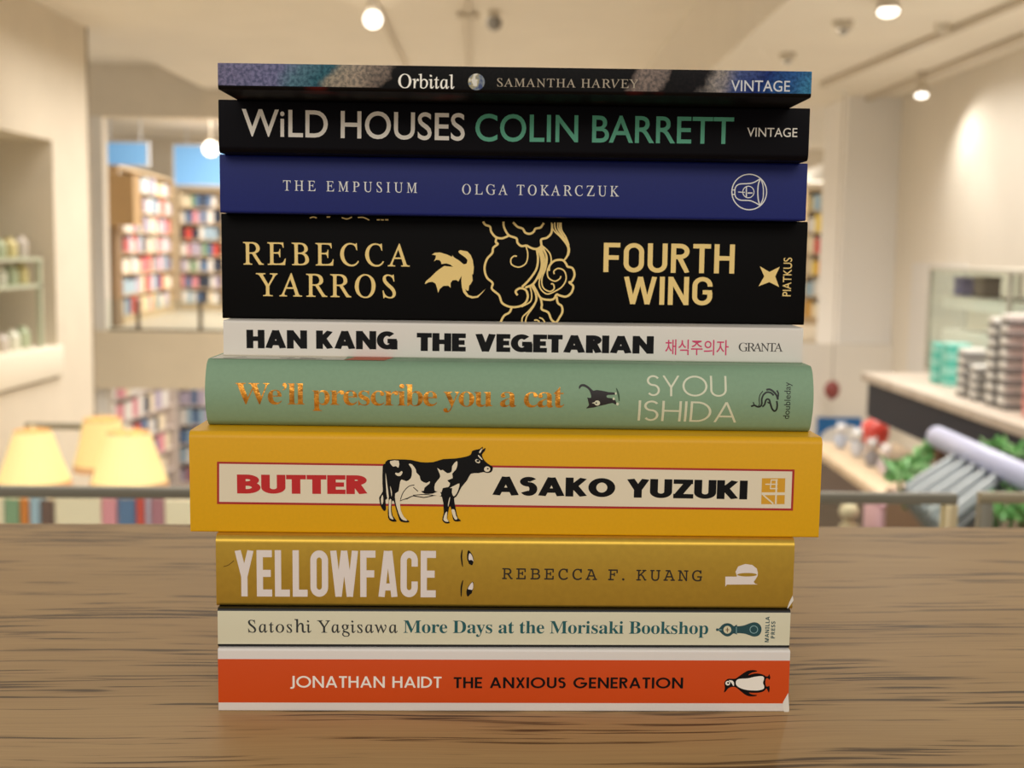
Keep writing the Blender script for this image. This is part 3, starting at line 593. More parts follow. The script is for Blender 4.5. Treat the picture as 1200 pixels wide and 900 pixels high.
# 9 black, cream and green
B9 = Book('black paperback with large cream and sea green capitals under the thin mottled book', mat('soft_black_cover', (11, 8, 13), .5, spec=.09), -.000218, .434092, .0133, .203138, .18827, .20615, rt=.0008, rb=.0022)
crw = mat('cream_white_ink', ()); sea = mat('sea_green_ink', (92, 184, 148), .5)
B9.text('title_lettering', 'WiLD HOUSES', 'flare', crw, (283.5, 127.6, 159), (544.5, 133, 164.4))
B9.text('author_lettering', 'COLIN BARRETT', 'flare', sea, (557, 133.5, 165), (859.5, 137.6, 168.4))
B9.text('publisher_lettering', 'VINTAGE', 'plain', crw, (875.4, 149.6, 160), (934.2, 150.2, 160.6))
# 10 thin, mottled ends
def orbital_mat():
    m = mat('mottled_night_cover', (9, 7, 6), .48, spec=.1); nt = m.node_tree; N = nt.nodes.new; L = nt.links.new; bs = nt.nodes['Principled BSDF']
    tc = N('ShaderNodeTexCoord'); sx = N('ShaderNodeSeparateXYZ'); L(tc.outputs['Object'], sx.inputs[0])
    nz = N('ShaderNodeTexNoise'); nz.inputs['Scale'].default_value = 160; nz.inputs['Detail'].default_value = 5; L(tc.outputs['Object'], nz.inputs['Vector'])
    ad = N('ShaderNodeMath'); ad.operation = 'MULTIPLY_ADD'; ad.inputs[1].default_value = .010; L(nz.outputs['Fac'], ad.inputs[0]); L(sx.outputs[0], ad.inputs[2])
    zt = N('ShaderNodeMath'); zt.operation = 'MULTIPLY_ADD'; zt.inputs[1].default_value = -.55; L(sx.outputs[2], zt.inputs[0]); L(ad.outputs[0], zt.inputs[2])
    mr = N('ShaderNodeMapRange'); mr.inputs['From Min'].default_value = -.095; mr.inputs['From Max'].default_value = .098; L(zt.outputs[0], mr.inputs['Value'])
    r = N('ShaderNodeValToRGB'); e = r.color_ramp.elements; e[0].position = 0; e[0].color = (*lin((118, 112, 140)), 1); e[1].position = 1; e[1].color = (*lin((62, 128, 164)), 1)
    for p, c in ((.11, (112, 112, 146)), (.145, (84, 118, 132)), (.19, (44, 92, 104)), (.205, (150, 140, 122)), (.24, (158, 142, 124)), (.285, (112, 98, 88)), (.297, (13, 10, 9)), (.692, (13, 10, 9)), (.712, (132, 116, 106)), (.745, (120, 106, 98)), (.757, (18, 14, 13)), (.815, (20, 16, 18)), (.84, (150, 140, 132)), (.872, (70, 84, 130)), (.915, (24, 44, 106)), (.96, (40, 84, 138))):
        k = e.new(p); k.color = (*lin(c), 1)
    L(mr.outputs[0], r.inputs['Fac'])
    sp = N('ShaderNodeTexNoise'); sp.inputs['Scale'].default_value = 900; sp.inputs['Detail'].default_value = 3; L(tc.outputs['Object'], sp.inputs['Vector'])
    sr = N('ShaderNodeValToRGB'); sr.color_ramp.elements[0].position = .38; sr.color_ramp.elements[0].color = (.45, .5, .55, 1); sr.color_ramp.elements[1].position = .62; sr.color_ramp.elements[1].color = (1.35, 1.3, 1.25, 1)
    L(sp.outputs['Fac'], sr.inputs['Fac'])
    mx = N('ShaderNodeMix'); mx.data_type = 'RGBA'; mx.blend_type = 'MULTIPLY'; mx.inputs[0].default_value = .8; L(r.outputs['Color'], mx.inputs[6]); L(sr.outputs['Color'], mx.inputs[7])
    # the underside of the jacket is black with dark red flecks
    lt = N('ShaderNodeMath'); lt.operation = 'LESS_THAN'; lt.inputs[1].default_value = .0012; L(sx.outputs[2], lt.inputs[0])
    rn = N('ShaderNodeTexNoise'); rn.inputs['Scale'].default_value = 38; L(tc.outputs['Object'], rn.inputs['Vector'])
    rr = N('ShaderNodeValToRGB'); rr.color_ramp.elements[0].position = .60; rr.color_ramp.elements[0].color = (*lin((14, 10, 10)), 1); rr.color_ramp.elements[1].position = .72; rr.color_ramp.elements[1].color = (*lin((84, 18, 14)), 1); L(rn.outputs['Fac'], rr.inputs['Fac'])
    m2 = N('ShaderNodeMix'); m2.data_type = 'RGBA'; L(lt.outputs[0], m2.inputs[0]); L(mx.outputs[2], m2.inputs[6]); L(rr.outputs['Color'], m2.inputs[7]); L(m2.outputs[2], bs.inputs['Base Color'])
    return m
B10 = Book('thin black paperback with blue mottled spine ends, lying on top of the stack', orbital_mat(), -.000289, .405334, .0077, .189858, .20615, .2144, rt=.0005, rb=.0012)
B10.text('title_lettering', 'Orbital', 'romanmid', crw, (466.6, 86.6, 102.8), (532.6, 88, 104), 1.0)
def globe_mat():
    m = mat('globe_ink', (60, 90, 150), .5); nt = m.node_tree; tc = nt.nodes.new('ShaderNodeTexCoord'); n = nt.nodes.new('ShaderNodeTexNoise'); n.inputs['Scale'].default_value = 420; n.inputs['Detail'].default_value = 3
    r = nt.nodes.new('ShaderNodeValToRGB'); e = r.color_ramp.elements; e[0].position = .36; e[0].color = (*lin((44, 62, 110)), 1); e[1].position = .62; e[1].color = (*lin((226, 220, 205)), 1)
    k = e.new(.46); k.color = (*lin((120, 130, 140)), 1); k = e.new(.54); k.color = (*lin((170, 156, 110)), 1)
    nt.links.new(tc.outputs['Object'], n.inputs['Vector']); nt.links.new(n.outputs['Fac'], r.inputs['Fac']); nt.links.new(r.outputs['Color'], nt.nodes['Principled BSDF'].inputs['Base Color']); return m
B10.polys('globe_picture', [ell(558.3, 96, 9.8, 9.8)], globe_mat(), (0, 0), 1)
B10.text('author_lettering', 'SAMANTHA HARVEY', 'roman_fine', mat('tan_ink', (176, 160, 136), .5), (582.6, 91.8, 101.4), (747.8, 93.2, 103.3), 1.1)
B10.text('publisher_lettering', 'VINTAGE', 'plain', mat('silver_ink', (214, 214, 216), .5), (856.6, 94, 106.8), (925.6, 94.8, 107.3))
# ------------------------------------------------------------------ balustrade behind the counter
RAILM = mat('weathered_brass', (176, 166, 138), .4, metal=.3); RAILD = mat('grey_rail_metal', (146, 142, 126), .45, metal=.25)
BRASS = mat('bright_brass', (232, 214, 170), .3, metal=.4)
zr = .955
a, b_ = Wz(-60, 571.5, zr), Wz(1121, 580.5, zr); c_ = Wz(1147, 579, zr); d_ = Wz(1300, 580.5, zr)
def rail(name, label, p, q, m, ends):
    L = (q-p).length; r = thing(name, label, 'railing', (p.x, p.y, 0), math.atan2(q.y-p.y, q.x-p.x), 'glass railing panels')
    bobj('top_rail', bm_box(bmesh.new(), 0, L, -.006, .006, zr-.009, zr+.002, .0015), m, r, 40)
    box('glass_pane', .012, L-.012, -.004, .004, .02, zr-.010, glass_mat(), r)
    for k, x in enumerate(ends):
        xx = 0 if x == 0 else L-.014
        bobj('post', bm_box(bmesh.new(), xx, xx+.014, -.008, .008, 0, zr-.009, .002), BRASS if x else RAILD, r, 40)
    return r
rail('glass_railing', 'long glass railing with thin metal top rail behind the counter and stack of books', a, b_, RAILD, (0, 1))
rail('glass_railing', 'glass railing panel at the right with dark brass corner post, past the railing gap', c_, d_, RAILM, (0, 1))

# ------------------------------------------------------------------ books of the shop: one mesh per cover colour, copied and sized
BCOL = [(206, 84, 74), (232, 214, 160), (236, 232, 224), (92, 122, 160), (58, 66, 84), (226, 178, 92), (176, 120, 132), (132, 164, 130), (240, 226, 196), (188, 178, 196), (216, 132, 60), (112, 88, 80), (240, 208, 90), (164, 190, 206), (224, 150, 160), (44, 44, 50)]
BMESH = []
pgm = mat('paper_pages', ())
for i, c in enumerate(BCOL):
    cm = mat('shop_cover_%d' % i, c, .5)
    prof = [(1, 1), (.10, 1), (.02, .93), (0, .8), (0, .2), (.02, .07), (.10, 0), (1, 0), (1, .10), (.12, .10), (.12, .90), (1, .90)]
    V = [(x, y, 0) for y, x in prof]+[(x, y, 1) for y, x in prof]; n = len(prof)
    Fc = [(k, (k+1) % n, n+(k+1) % n, n+k) for k in range(n)]
    caps = [(0, 1, 10, 11), (7, 8, 9, 6), (1, 2, 3, 10), (3, 4, 9, 10), (4, 5, 6, 9)]
    Fc += caps+[tuple(n+k for k in q[::-1]) for q in caps]; fm = [0]*len(Fc)
    o = len(V); V += [(x, y, z) for z in (.03, .97) for x, y in ((.1, .12), (.9, .12), (.9, .96), (.1, .96))]
    Fc += [(o, o+1, o+5, o+4), (o+1, o+2, o+6, o+5), (o+2, o+3, o+7, o+6), (o+3, o, o+4, o+7), (o+3, o+2, o+1, o), (o+4, o+5, o+6, o+7)]; fm += [1]*6
    me = bpy.data.meshes.new('book'); me.from_pydata(V, [], Fc); me.materials.append(cm); me.materials.append(pgm)
    for p, k in zip(me.polygons, fm): p.material_index = k
    bm = bmesh.new(); bm.from_mesh(me); bmesh.ops.recalc_face_normals(bm, faces=bm.faces); bm.to_mesh(me); bm.free()
    BMESH.append(me)
def shop_book(loc, rz, w, d, h, label, group, ci=None, tilt=0):
    o = bpy.data.objects.new('book', BMESH[ci if ci is not None else random.randrange(len(BMESH))]); COL.objects.link(o)
    o.location = (loc[0], loc[1], loc[2]+.0008); o.rotation_euler = (0, tilt, rz); o.scale = (w, d, h); return tag(o, label, 'book', group)
ORD = ['top', 'second', 'third', 'fourth', 'fifth', 'sixth', 'seventh', 'eighth']
def bookcase(label, where, p0, p1, z0, z1, n, depth, mw, bw, bookdepth, fill=1.0, hh=.78, back=None, cols=None, skip=()):
    p0, p1 = Vector((p0[0], p0[1])), Vector((p1[0], p1[1])); L = (p1-p0).length; rz = math.atan2(p1.y-p0.y, p1.x-p0.x)
    r = thing('bookcase', label, 'bookcase', (p0.x, p0.y, z0), rz)
    H = z1-z0; t = .035
    box('side_panel', -t, 0, 0, depth, 0, H, mw, r); box('side_panel', L, L+t, 0, depth, 0, H, mw, r)
    box('back_panel', 0, L, depth-.02, depth, 0, H, back or mw, r); box('top_panel', 0, L, 0, depth-.02, H-t, H, mw, r); box('plinth', 0, L, .02, depth-.02, 0, .10, mw, r)
    ph = (H-t-.10)/n; ca, sa = cos(rz), sin(rz)
    for k in range(n):
        zz = .10+ph*(n-1-k)
        box('shelf', 0, L, 0, depth-.02, zz, zz+.022, mw, r)
        if k in skip: continue
        x = .015
        while x < L-bw*1.5:
            w = random.uniform(.75, 1.3)*bw
            h = (ph-.03)*random.uniform(hh-.12, hh+.14); y = random.uniform(.01, .05)
            if random.random() < fill:
                loc = (p0.x+ca*x-sa*y, p0.y+sa*x+ca*y, z0+zz+.022)
                shop_book(loc, rz, w*.96, bookdepth, h, 'blurred book standing on the %s shelf of the %s' % (ORD[k], where), 'books on the %s shelf of the %s' % (ORD[k], where), random.choice(cols) if cols else None)
            x += w
    return r
PINE = mat('pale_shelf_wood', (206, 182, 146), .6); BROWNW = mat('brown_shelf_wood', (140, 112, 80), .6); PALEB = mat('pale_shelf_back', (240, 226, 200), .7)  # bookcase backs are a paler colour than the shelf wood
# far upstairs: a long case running away at the left, one facing us, and one at the right edge of the stack
pA0, pA1 = W(143, 372, 18.6), W(206, 350, 22.6)
bookcase('long pale bookcase running away behind the brown panel at the far left', 'long far upstairs bookcase', pA0, pA1, 0.0, 2.36, 7, .34, PINE, .205, .16, back=PALEB, cols=[2, 2, 8, 9, 13, 14, 11, 3, 0, 2, 8, 1, 9])
pB0, pB1 = W(211, 352, 23.0), W(262, 352, 23.0)
bookcase('pale bookcase facing us beside the stack, under a blue lit panel', 'far upstairs bookcase facing us', pB0, pB1, 0.0, 2.20, 7, .34, PINE, .105, .16, back=PALEB, cols=[2, 2, 8, 9, 13, 14, 3, 4, 0, 2, 7])
pC0, pC1 = W(941, 395, 21.0), W(996, 395, 21.0)
bookcase('bright bookcase of colourful books between the stack and the white column', 'far bookcase right of the stack', pC0, pC1, 0.0, 2.28, 6, .34, PINE, .115, .16, back=PALEB, cols=[0, 1, 2, 5, 12, 10, 13, 14, 8, 2])
# brown end panel and beige block before the long case, blue lit panels above
q0, q1 = W(122.5, 380, 18.2), W(141, 380, 18.2)
e1 = obj('end_panel', *(lambda bx: bx)(([], [])), None) if False else box('end_panel', q0.x, q1.x, 18.0, 18.36, 0, W(130, 266, 18.2).z, BROWNW); tag(e1, 'dark brown end panel at the far left, below a beige block', 'panel')
q0, q1, q2 = W(122.5, 205, 18.3), W(163, 205, 18.3), W(122, 264, 18.3)
e2 = box('header_block', q0.x, q1.x, 18.0, 18.36, q2.z+.002, q0.z, mat('beige_block', (198, 164, 118), .7)); tag(e2, 'beige box on top of the dark brown end panel at the far left', 'box')
BLUE = mat('blue_lit_panel', (110, 160, 205), .4, emit=(120, 178, 228), estr=.5)
def lit_panel(px0, px1, py0, py1, y, label):
    p, q = W(px0, py1, y), W(px1, py0, y); r = thing('lit_sign', label, 'sign', ((p.x+q.x)/2, y, p.z))
    w, h = (q.x-p.x)/2, q.z-p.z
    box('screen', -w, w, 0, .04, 0, h, BLUE, r); fm = mat('panel_frame', (210, 214, 220), .5)
    bm = bmesh.new(); t = .03
    bm_box(bm, -w-t, w+t, -.01, .06, h, h+t); bm_box(bm, -w-t, w+t, -.01, .06, -t, 0); bm_box(bm, -w-t, -w, -.01, .06, 0, h); bm_box(bm, w, w+t, -.01, .06, 0, h)
    bobj('frame', bm, fm, r); 
    bm = bmesh.new(); bm_tube(bm, [(-w*.7, .02, h), (-w*.7, .02, 3.3-p.z)], .012); bm_tube(bm, [(w*.7, .02, h), (w*.7, .02, 3.3-p.z)], .012); bobj('hanger', bm, fm, r)
    return r
lit_panel(121, 172, 168, 193, 20.5, 'blue lit panel hanging above the beige block at the far left')
lit_panel(205, 300, 172, 216, 22.9, 'blue lit panel above the far bookcase, beside the stack')
# glass balustrade of the far floor
fb = thing('far_balustrade', 'glass balustrade with dark thin posts at the far floor edge, left of the stack', 'railing', (0, FAR+.1, 0))
xa, xb = W(122, 380, FAR+.1).x, W(300, 380, FAR+.1).x; zt_ = W(235, 352, FAR+.1).z
box('glass_pane', xa, xb, -.006, .006, zp-.02, zt_, glass_mat(), fb); dk = mat('dark_metal', (96, 84, 68), .5)
box('base_strip', xa, xb, -.03, .03, 0, zp+.02, dk, fb)
for px in (162, 235): x = W(px, 370, FAR+.1).x; box('post', x-.025, x+.025, -.02, .02, zp, zt_, dk, fb)

# ------------------------------------------------------------------ downstairs, left: cases of books and three lamps
pD0, pD1 = W(126, 600, 18.6), W(205, 480, 21.6)
zD = -.80
bookcase('long downstairs bookcase running away behind the pleated lamps', 'long downstairs bookcase', pD0, pD1, LOW, zD, 6, .34, mat('white_shelf', (226, 214, 204), .6), .27, .16, back=mat('white_shelf', ()), cols=[0, 2, 2, 3, 9, 14, 6, 13, 4, 0, 8])
pE0, pE1 = W(209, 500, 22.2), W(262, 500, 22.2)
bookcase('downstairs bookcase facing us between the lamps and the yellow book', 'downstairs bookcase facing us', pE0, pE1, LOW, zD-.15, 6, .34, mat('white_shelf', ()), .11, .16, back=mat('white_shelf', ()), cols=[0, 2, 3, 9, 14, 6, 13, 4, 2])
SHADE = mat('glowing_shade', (246, 226, 160), .8, emit=(252, 228, 160), estr=.27); TRIMB = mat('shade_trim', (216, 172, 128), .8, emit=(240, 196, 150), estr=.12)
zc = -.72
def table_lamp(label, cx, ytop, ybot, wt, wb, y, ztop):
    t, b = W(cx, ytop, y), W(cx, ybot, y); k = y/F_PX; r = thing('table_lamp', label, 'lamp', (b.x, y, ztop), 0, 'pleated table lamps')
    rt, rb = wt*k/2, wb*k/2; h = t.z-b.z; z0 = b.z-ztop
    wob = lambda u: .012*sin(2*pi*u*44)
    sh = lathe('lamp_shade', [(rb, z0+.035), (rb*.9+rt*.1, z0+h*.13+.02), ((rb+rt)/2*1.005, z0+h*.5), (rt, z0+h)], SHADE, r, 176, wob)
    lathe('trim_band', [(rb*1.035, z0), (rb*1.012, z0+.05)], TRIMB, sh, 88); lathe('top_band', [(rt*1.02, z0+h-.02), (rt*1.0, z0+h+.006)], TRIMB, sh, 88)
    bm = bmesh.new()
    for a in (0, 2*pi/3, 4*pi/3): bm_tube(bm, [(0, 0, z0+h-.03), (rt*.98*cos(a), rt*.98*sin(a), z0+h-.01)], .004, 6)
    bobj('shade_carrier', bm, BRASS, sh)
    lathe('finial', [(.004, z0+h-.04), (.010, z0+h-.01), (.018, z0+h+.012), (.012, z0+h+.03), (.002, z0+h+.045)], BRASS, r, 16, cap=True)
    lathe('stem', [(.05, .02), (.028, .06), (.018, .10), (.03, .16), (.016, .22), (.012, z0+h-.03)], BRASS, r, 20, cap=True)
    lathe('base', [(.10, 0), (.105, .012), (.09, .025), (.04, .035)], BRASS, r, 28, cap=True)
    l = bpy.data.lights.new('lamp_bulb', 'POINT'); l.energy = 1.2; l.color = (1, .84, .6); l.shadow_soft_size = .05
    lo = bpy.data.objects.new('lamp_bulb', l); COL.objects.link(lo); lo.parent = r; lo.location = (0, 0, z0+h*.45)
table_lamp('glowing cream pleated table lamp at the left edge of the photo', 40, 505, 571, 42, 84, 7.8, zc)
table_lamp('glowing cream pleated table lamp between the other two, standing farther back', 121, 491, 551, 42, 66, 9.4, zc)
table_lamp('glowing cream pleated table lamp nearest the yellow book', 152, 507, 571.5, 50, 88, 7.8, zc)
dc = thing('display_case', 'long wooden display case carrying the three pleated lamps and upright books', 'display case', (-2.9, 8.3, LOW))
box('body', -1.15, 1.0, -.98, 1.4, 0, zc-LOW-.05, mat('case_wood', (170, 138, 100), .5), dc); box('case_top', -1.2, 1.05, -1.03, 1.45, zc-LOW-.05, zc-LOW, mat('pale_case_top', (214, 190, 158), .4), dc)
# upright books along the front edge of that case, seen under the rail
row = [(-14, 4, 8), (5, 22, 7), (23, 33, 10), (34, 46, 13), (48, 62, 11), (64, 118, 8), (119, 136, 14), (138, 158, 3), (159, 169, 0), (170, 176, 9), (177, 192, 6), (193, 230, 8)]
lab = ['pale green book cut by the left photo edge, upright under the railing', 'pale green upright book under the left pleated lamp', 'thin red upright book under the left pleated lamp', 'light blue upright book under the left pleated lamp',
       'dark brown upright book between the two near lamps', 'broad cream upright book below the gap between the lamps', 'pink upright book under the lamp nearest the yellow book', 'blue upright book under the lamp nearest the yellow book', 'bright red upright book under the lamp nearest the yellow book',
       'thin lilac upright book squeezed between two red covers', 'dull pink upright book left of the broad cream one by the stack', 'broad cream upright book beside the yellow book of the stack']
for (x0, x1, ci), lb in zip(row, lab):
    p, q = W(x0, 600, 7.4), W(x1, 600, 7.4)
    shop_book((p.x, 7.4, zc), 0, q.x-p.x, .05 if x1-x0 > 12 else .14, W(x0, 583, 7.4).z-zc-random.uniform(0, .02), lb, 'upright books on the display case', ci)
# ------------------------------------------------------------------ left wall: white ledge, display cabinet, far handrail
WL = mat('white_ledge', (240, 230, 210), .5)
lg = thing('window_ledge', 'long white ledge along the left wall below the display window', 'ledge', (LX, 5.0, zb-.30))
ze = W(70, 440, 11.3).z
bobj('ledge_board', bm_box(bmesh.new(), -.9, .04, 0, 6.4, ze-zb+.30, .30, .01), WL, lg, 40)
for yy in (.6, 3.4, 6.0): box('bracket', -.02, .02, yy, yy+.06, .02, ze-zb+.30, WL, lg)
dv = thing('display_shelf', 'pale green glass shelf unit of small goods in the left wall window', 'shelf', (LX-.36, 8.0, zb))
gm = mat('green_shelf_glass', (186, 190, 166), .4)
hs = [W(40, 345, 9.6).z-zb, W(40, 309, 9.6).z-zb]
for h in hs: box('shelf', -.36, .30, 0, 3.2, h, h+.03, gm, dv)
for yy in (0, 1.55, 3.14): box('upright', -.36, -.32, yy, yy+.05, 0, hs[1]+.4, gm, dv); box('upright', .26, .30, yy, yy+.05, 0, hs[1], gm, dv)
gcol = [(226, 224, 206), (186, 196, 164), (220, 206, 150), (206, 196, 186)]
for j, h in enumerate([0]+hs):
    for i in range(6):
        o = lathe('jar', [(.07, 0), (.085, .03), (.085, .15+.02*(i % 3)), (.05, .19+.02*(i % 3)), (.05, .22+.02*(i % 3))], mat('jar_%d' % ((i+j) % 4), gcol[(i+j) % 4], .4), None, 18, cap=True)
        o.location = (LX-.20, 9.85+i*.24, zb+h+(.031 if j else .001))
        o.scale = (.8, .8, .72); tag(o, 'pale jar on the %s of the left wall display' % ['ledge itself', 'lower glass shelf', 'upper glass shelf'][j], 'jar', 'jars on the %s of the left wall display' % ['ledge', 'lower shelf', 'upper shelf'][j])
hr = thing('handrail', 'grey metal handrail on the left wall above the lamps', 'railing', (W(30, 499, 10).x, 10, W(30, 499, 10).z))
L_ = W(112, 495, 10).x-W(30, 499, 10).x
tube('rail_bar', [(0, 0, 0), (L_, 0, .0)], .028, RAILD, hr); box('post', L_-.04, L_, -.02, .02, LOW-W(30, 499, 10).z, -.02, RAILD, hr); box('post', 0.02, .06, -.02, .02, LOW-W(30, 499, 10).z, -.02, RAILD, hr)
# ------------------------------------------------------------------ right: display counter with black front, vitrine and boxes
BZ = .50
u0, u1 = Wz(1018, 437, BZ), Wz(1200, 497, BZ); di = (u1-u0).normalized()
rzb = math.atan2(di.y, di.x); Lb = (u1-u0).length+2.0
dcn = thing('display_counter', 'long display counter with black front and pale wooden top along the right wall', 'counter', (u0.x, u0.y, LOW), rzb)
# local x runs towards us along the front edge, local y to the right
fh = BZ-W(1019, 488, u0.y).z
bb = BZ-LOW
bobj('counter_top', bm_box(bmesh.new(), -.05, Lb, -.03, 1.25, bb-.05, bb, .006), wood_mat('pale_counter_top', (198, 186, 172), (168, 152, 134), (190, 176, 160)), dcn, 40)
box('black_front', 0, Lb, 0, .04, bb-fh, bb-.05, mat('charcoal_front', (40, 42, 52), .6, spec=.25), dcn)
box('carcass', .02, Lb, .04, 1.22, bb-fh, bb-.05, mat('charcoal_front', ()), dcn)
box('pedestal', .5, Lb, .9, 1.22, 0, bb-fh, WHITE, dcn)
nx = Vector((-di.y, di.x, 0)); 
if nx.x < 0: nx = -nx
def px_of(P):
    v = P-CAM; d = v.dot(FW); return 600+F_PX*v.dot(RT)/d
def onb(px, off): # point on the counter top, set back by off from its front edge, on the sight line of column px
    lo, hi = -2.0, 3.5
    for _ in range(40):
        t = (lo+hi)/2; q = Vector((u0.x, u0.y, BZ))+di*t+nx*off
        if px_of(q) < px: lo = t
        else: hi = t
    return q
def cbox(label, cat, px, off, w, d, h, m, name='box', z=BZ, rz=rzb, lid=None, bev=.004, group=None):
    p = onb(px, off); r = thing(name, label, cat, (p.x, p.y, z), rz, group)
    bobj('body', bm_box(bmesh.new(), -w/2, w/2, 0, d, 0, h*.78 if lid else h, bev), m, r, 40)
    if lid: bobj('lid', bm_box(bmesh.new(), -w/2-.003, w/2+.003, -.003, d+.003, h*.78, h, bev), lid, r, 40)
    return r
# glass vitrine
p = onb(1083, .42); q = onb(1200, .42)
vh = W(1083, 316, p.y).z-BZ; Lv = (q-p).length+1.0
vt = thing('glass_cabinet', 'glass display cabinet with white shelves standing on the black fronted counter', 'cabinet', (p.x, p.y, BZ), rzb)
vm = mat('cabinet_frame', (176, 170, 156), .45); gmv = glass_mat()
for x in (0, Lv*.48, Lv-.02):
    for y in (0, .55): box('corner_post', x, x+.02, y, y+.02, 0, vh, vm, vt)
box('top_frame', 0, Lv, 0, .57, vh, vh+.02, vm, vt); box('bottom_frame', 0, Lv, 0, .57, 0, .03, vm, vt)
box('glass_pane', .02, Lv-.02, .005, .013, .03, vh, gmv, vt); box('glass_pane', .004, .012, .02, .55, .03, vh, gmv, vt)
wsh = mat('white_shelf_board', (244, 242, 236), .4)
for k, py in enumerate((352, 391)):
    h = W(1110, py, p.y).z-BZ; box('white_shelf', .10, Lv*.92, .06, .5, h-.036, h+.036, wsh, vt)
def item(name, label, cat, px, py0, py1, w, m, off=.30, shape='box', lid=None):
    b = onb(px, off+.42); y = b.y; z0, z1 = W(px, py1, y).z, W(px, py0, y).z; d = ray(px, py1); P = CAM+d*(y/d.y)
    r = thing(name, label, cat, (P.x, y, z0), rzb)
    if shape == 'box': bobj('body', bm_box(bmesh.new(), -w/2, w/2, 0, .16, 0, z1-z0, .006), m, r, 40)
    else: lathe('body', [(w*.35, 0), (w*.5, .02), (w*.5, (z1-z0)*.7), (w*.2, (z1-z0)*.85), (w*.2, z1-z0)], m, r, 20, cap=True)
    bobj('lid', bm_box(bmesh.new(), -w/2-.004, w/2+.004, -.004, .164, z1-z0, z1-z0+.02, .003), lid or wsh, r, 40) if shape == 'box' else lathe('stopper', [(w*.24, z1-z0), (w*.24, z1-z0+.03)], lid or wsh, r, 16, cap=True)
    return r
# stacks of notebooks and gift boxes in front of the cabinet
TEAL = [mat('teal_box', (92, 196, 178), .5), mat('pale_teal_box', (150, 214, 200), .5)]
for c, px in enumerate((1093, 1106)):
    pb = onb(px, .20); hT = (W(px, 402, pb.y).z-BZ)/6
    for k in range(6):
        r = thing('gift_box', 'small teal box, %s teal stack on the black fronted counter, %s from its bottom' % (['left', 'right'][c], ['first', 'second', 'third', 'fourth', 'fifth', 'topmost'][k]), 'box', (pb.x, pb.y, BZ+k*hT), rzb, 'teal boxes on the black fronted counter')
        bobj('body', bm_box(bmesh.new(), -.055, .055, 0, .12, 0, hT*.7, .003), TEAL[(k+c) % 2], r, 40); bobj('lid', bm_box(bmesh.new(), -.058, .058, -.003, .123, hT*.7, hT, .003), TEAL[(k+c+1) % 2], r, 40)
GREYB = mat('grey_box', (120, 116, 112), .5); WB = mat('white_box', (232, 228, 220), .5)
for c, px in enumerate((1124, 1139, 1158, 1172)):
    pb = onb(px, .10); n = (5, 4, 8, 8)[c]; top = (408, 428, 372, 368)[c]; hT = (W(px, top, pb.y).z-BZ)/n
    for k in range(n):
        r = thing('gift_box', 'white lidded grey box on the black fronted counter, %s grey stack, %s from bottom' % (['first', 'second', 'third', 'fourth'][c], ['first', 'second', 'third', 'fourth', 'fifth', 'sixth', 'seventh', 'eighth'][k]), 'box', (pb.x, pb.y, BZ+k*hT), rzb, 'white and grey boxes on the counter')
        bobj('body', bm_box(bmesh.new(), -.048, .048, 0, .11, 0, hT*.52, .003), GREYB, r, 40); bobj('lid', bm_box(bmesh.new(), -.034, .034, -.004, .114, hT*.52, hT, .003), WB, r, 40)
PINKB = [mat('pink_box', (226, 150, 144), .5), mat('coral_box', (214, 128, 122), .5)]
pb = onb(1207, .10); hT = (W(1207, 335, pb.y).z-BZ)/9
for k in range(9):
    r = thing('gift_box', 'pink box in the tall stack at the right edge, %s from its bottom' % ['first', 'second', 'third', 'fourth', 'fifth', 'sixth', 'seventh', 'eighth', 'topmost'][k], 'box', (pb.x, pb.y, BZ+k*hT), rzb, 'pink boxes at the right edge')
    bobj('body', bm_box(bmesh.new(), -.085, .085, 0, .16, 0, hT*.7, .003), PINKB[k % 2], r, 40); bobj('lid', bm_box(bmesh.new(), -.088, .088, -.003, .163, hT*.7, hT, .003), PINKB[1-k % 2], r, 40)
# things on the cabinet shelves
def in_cab(name, label, px, shelf_py, w, h, m, off, jar=False):
    b = onb(px, .42+off); z = BZ+(W(1110, shelf_py, p.y).z-BZ)+.037
    r = thing(name, label, name.split('_')[-1], (b.x, b.y, z), rzb)
    if jar: lathe('body', [(w*.4, 0), (w*.5, .02), (w*.5, h*.6), (w*.25, h*.85), (w*.25, h)], m, r, 20, cap=True)
    else: bobj('body', bm_box(bmesh.new(), -w/2, w/2, 0, .1, 0, h*.8, .004), m, r, 40); bobj('lid', bm_box(bmesh.new(), -w/2-.004, w/2+.004, -.004, .104, h*.8, h, .004), m, r, 40)
    return r
in_cab('gift_box', 'blue violet box on the top shelf of the glass cabinet', 1117, 352, .13, .11, mat('violet_box', (110, 110, 176), .5), .12)
in_cab('gift_box', 'brown grey box on the top shelf of the glass cabinet', 1141, 352, .15, .12, mat('umber_box', (120, 104, 96), .5), .12)
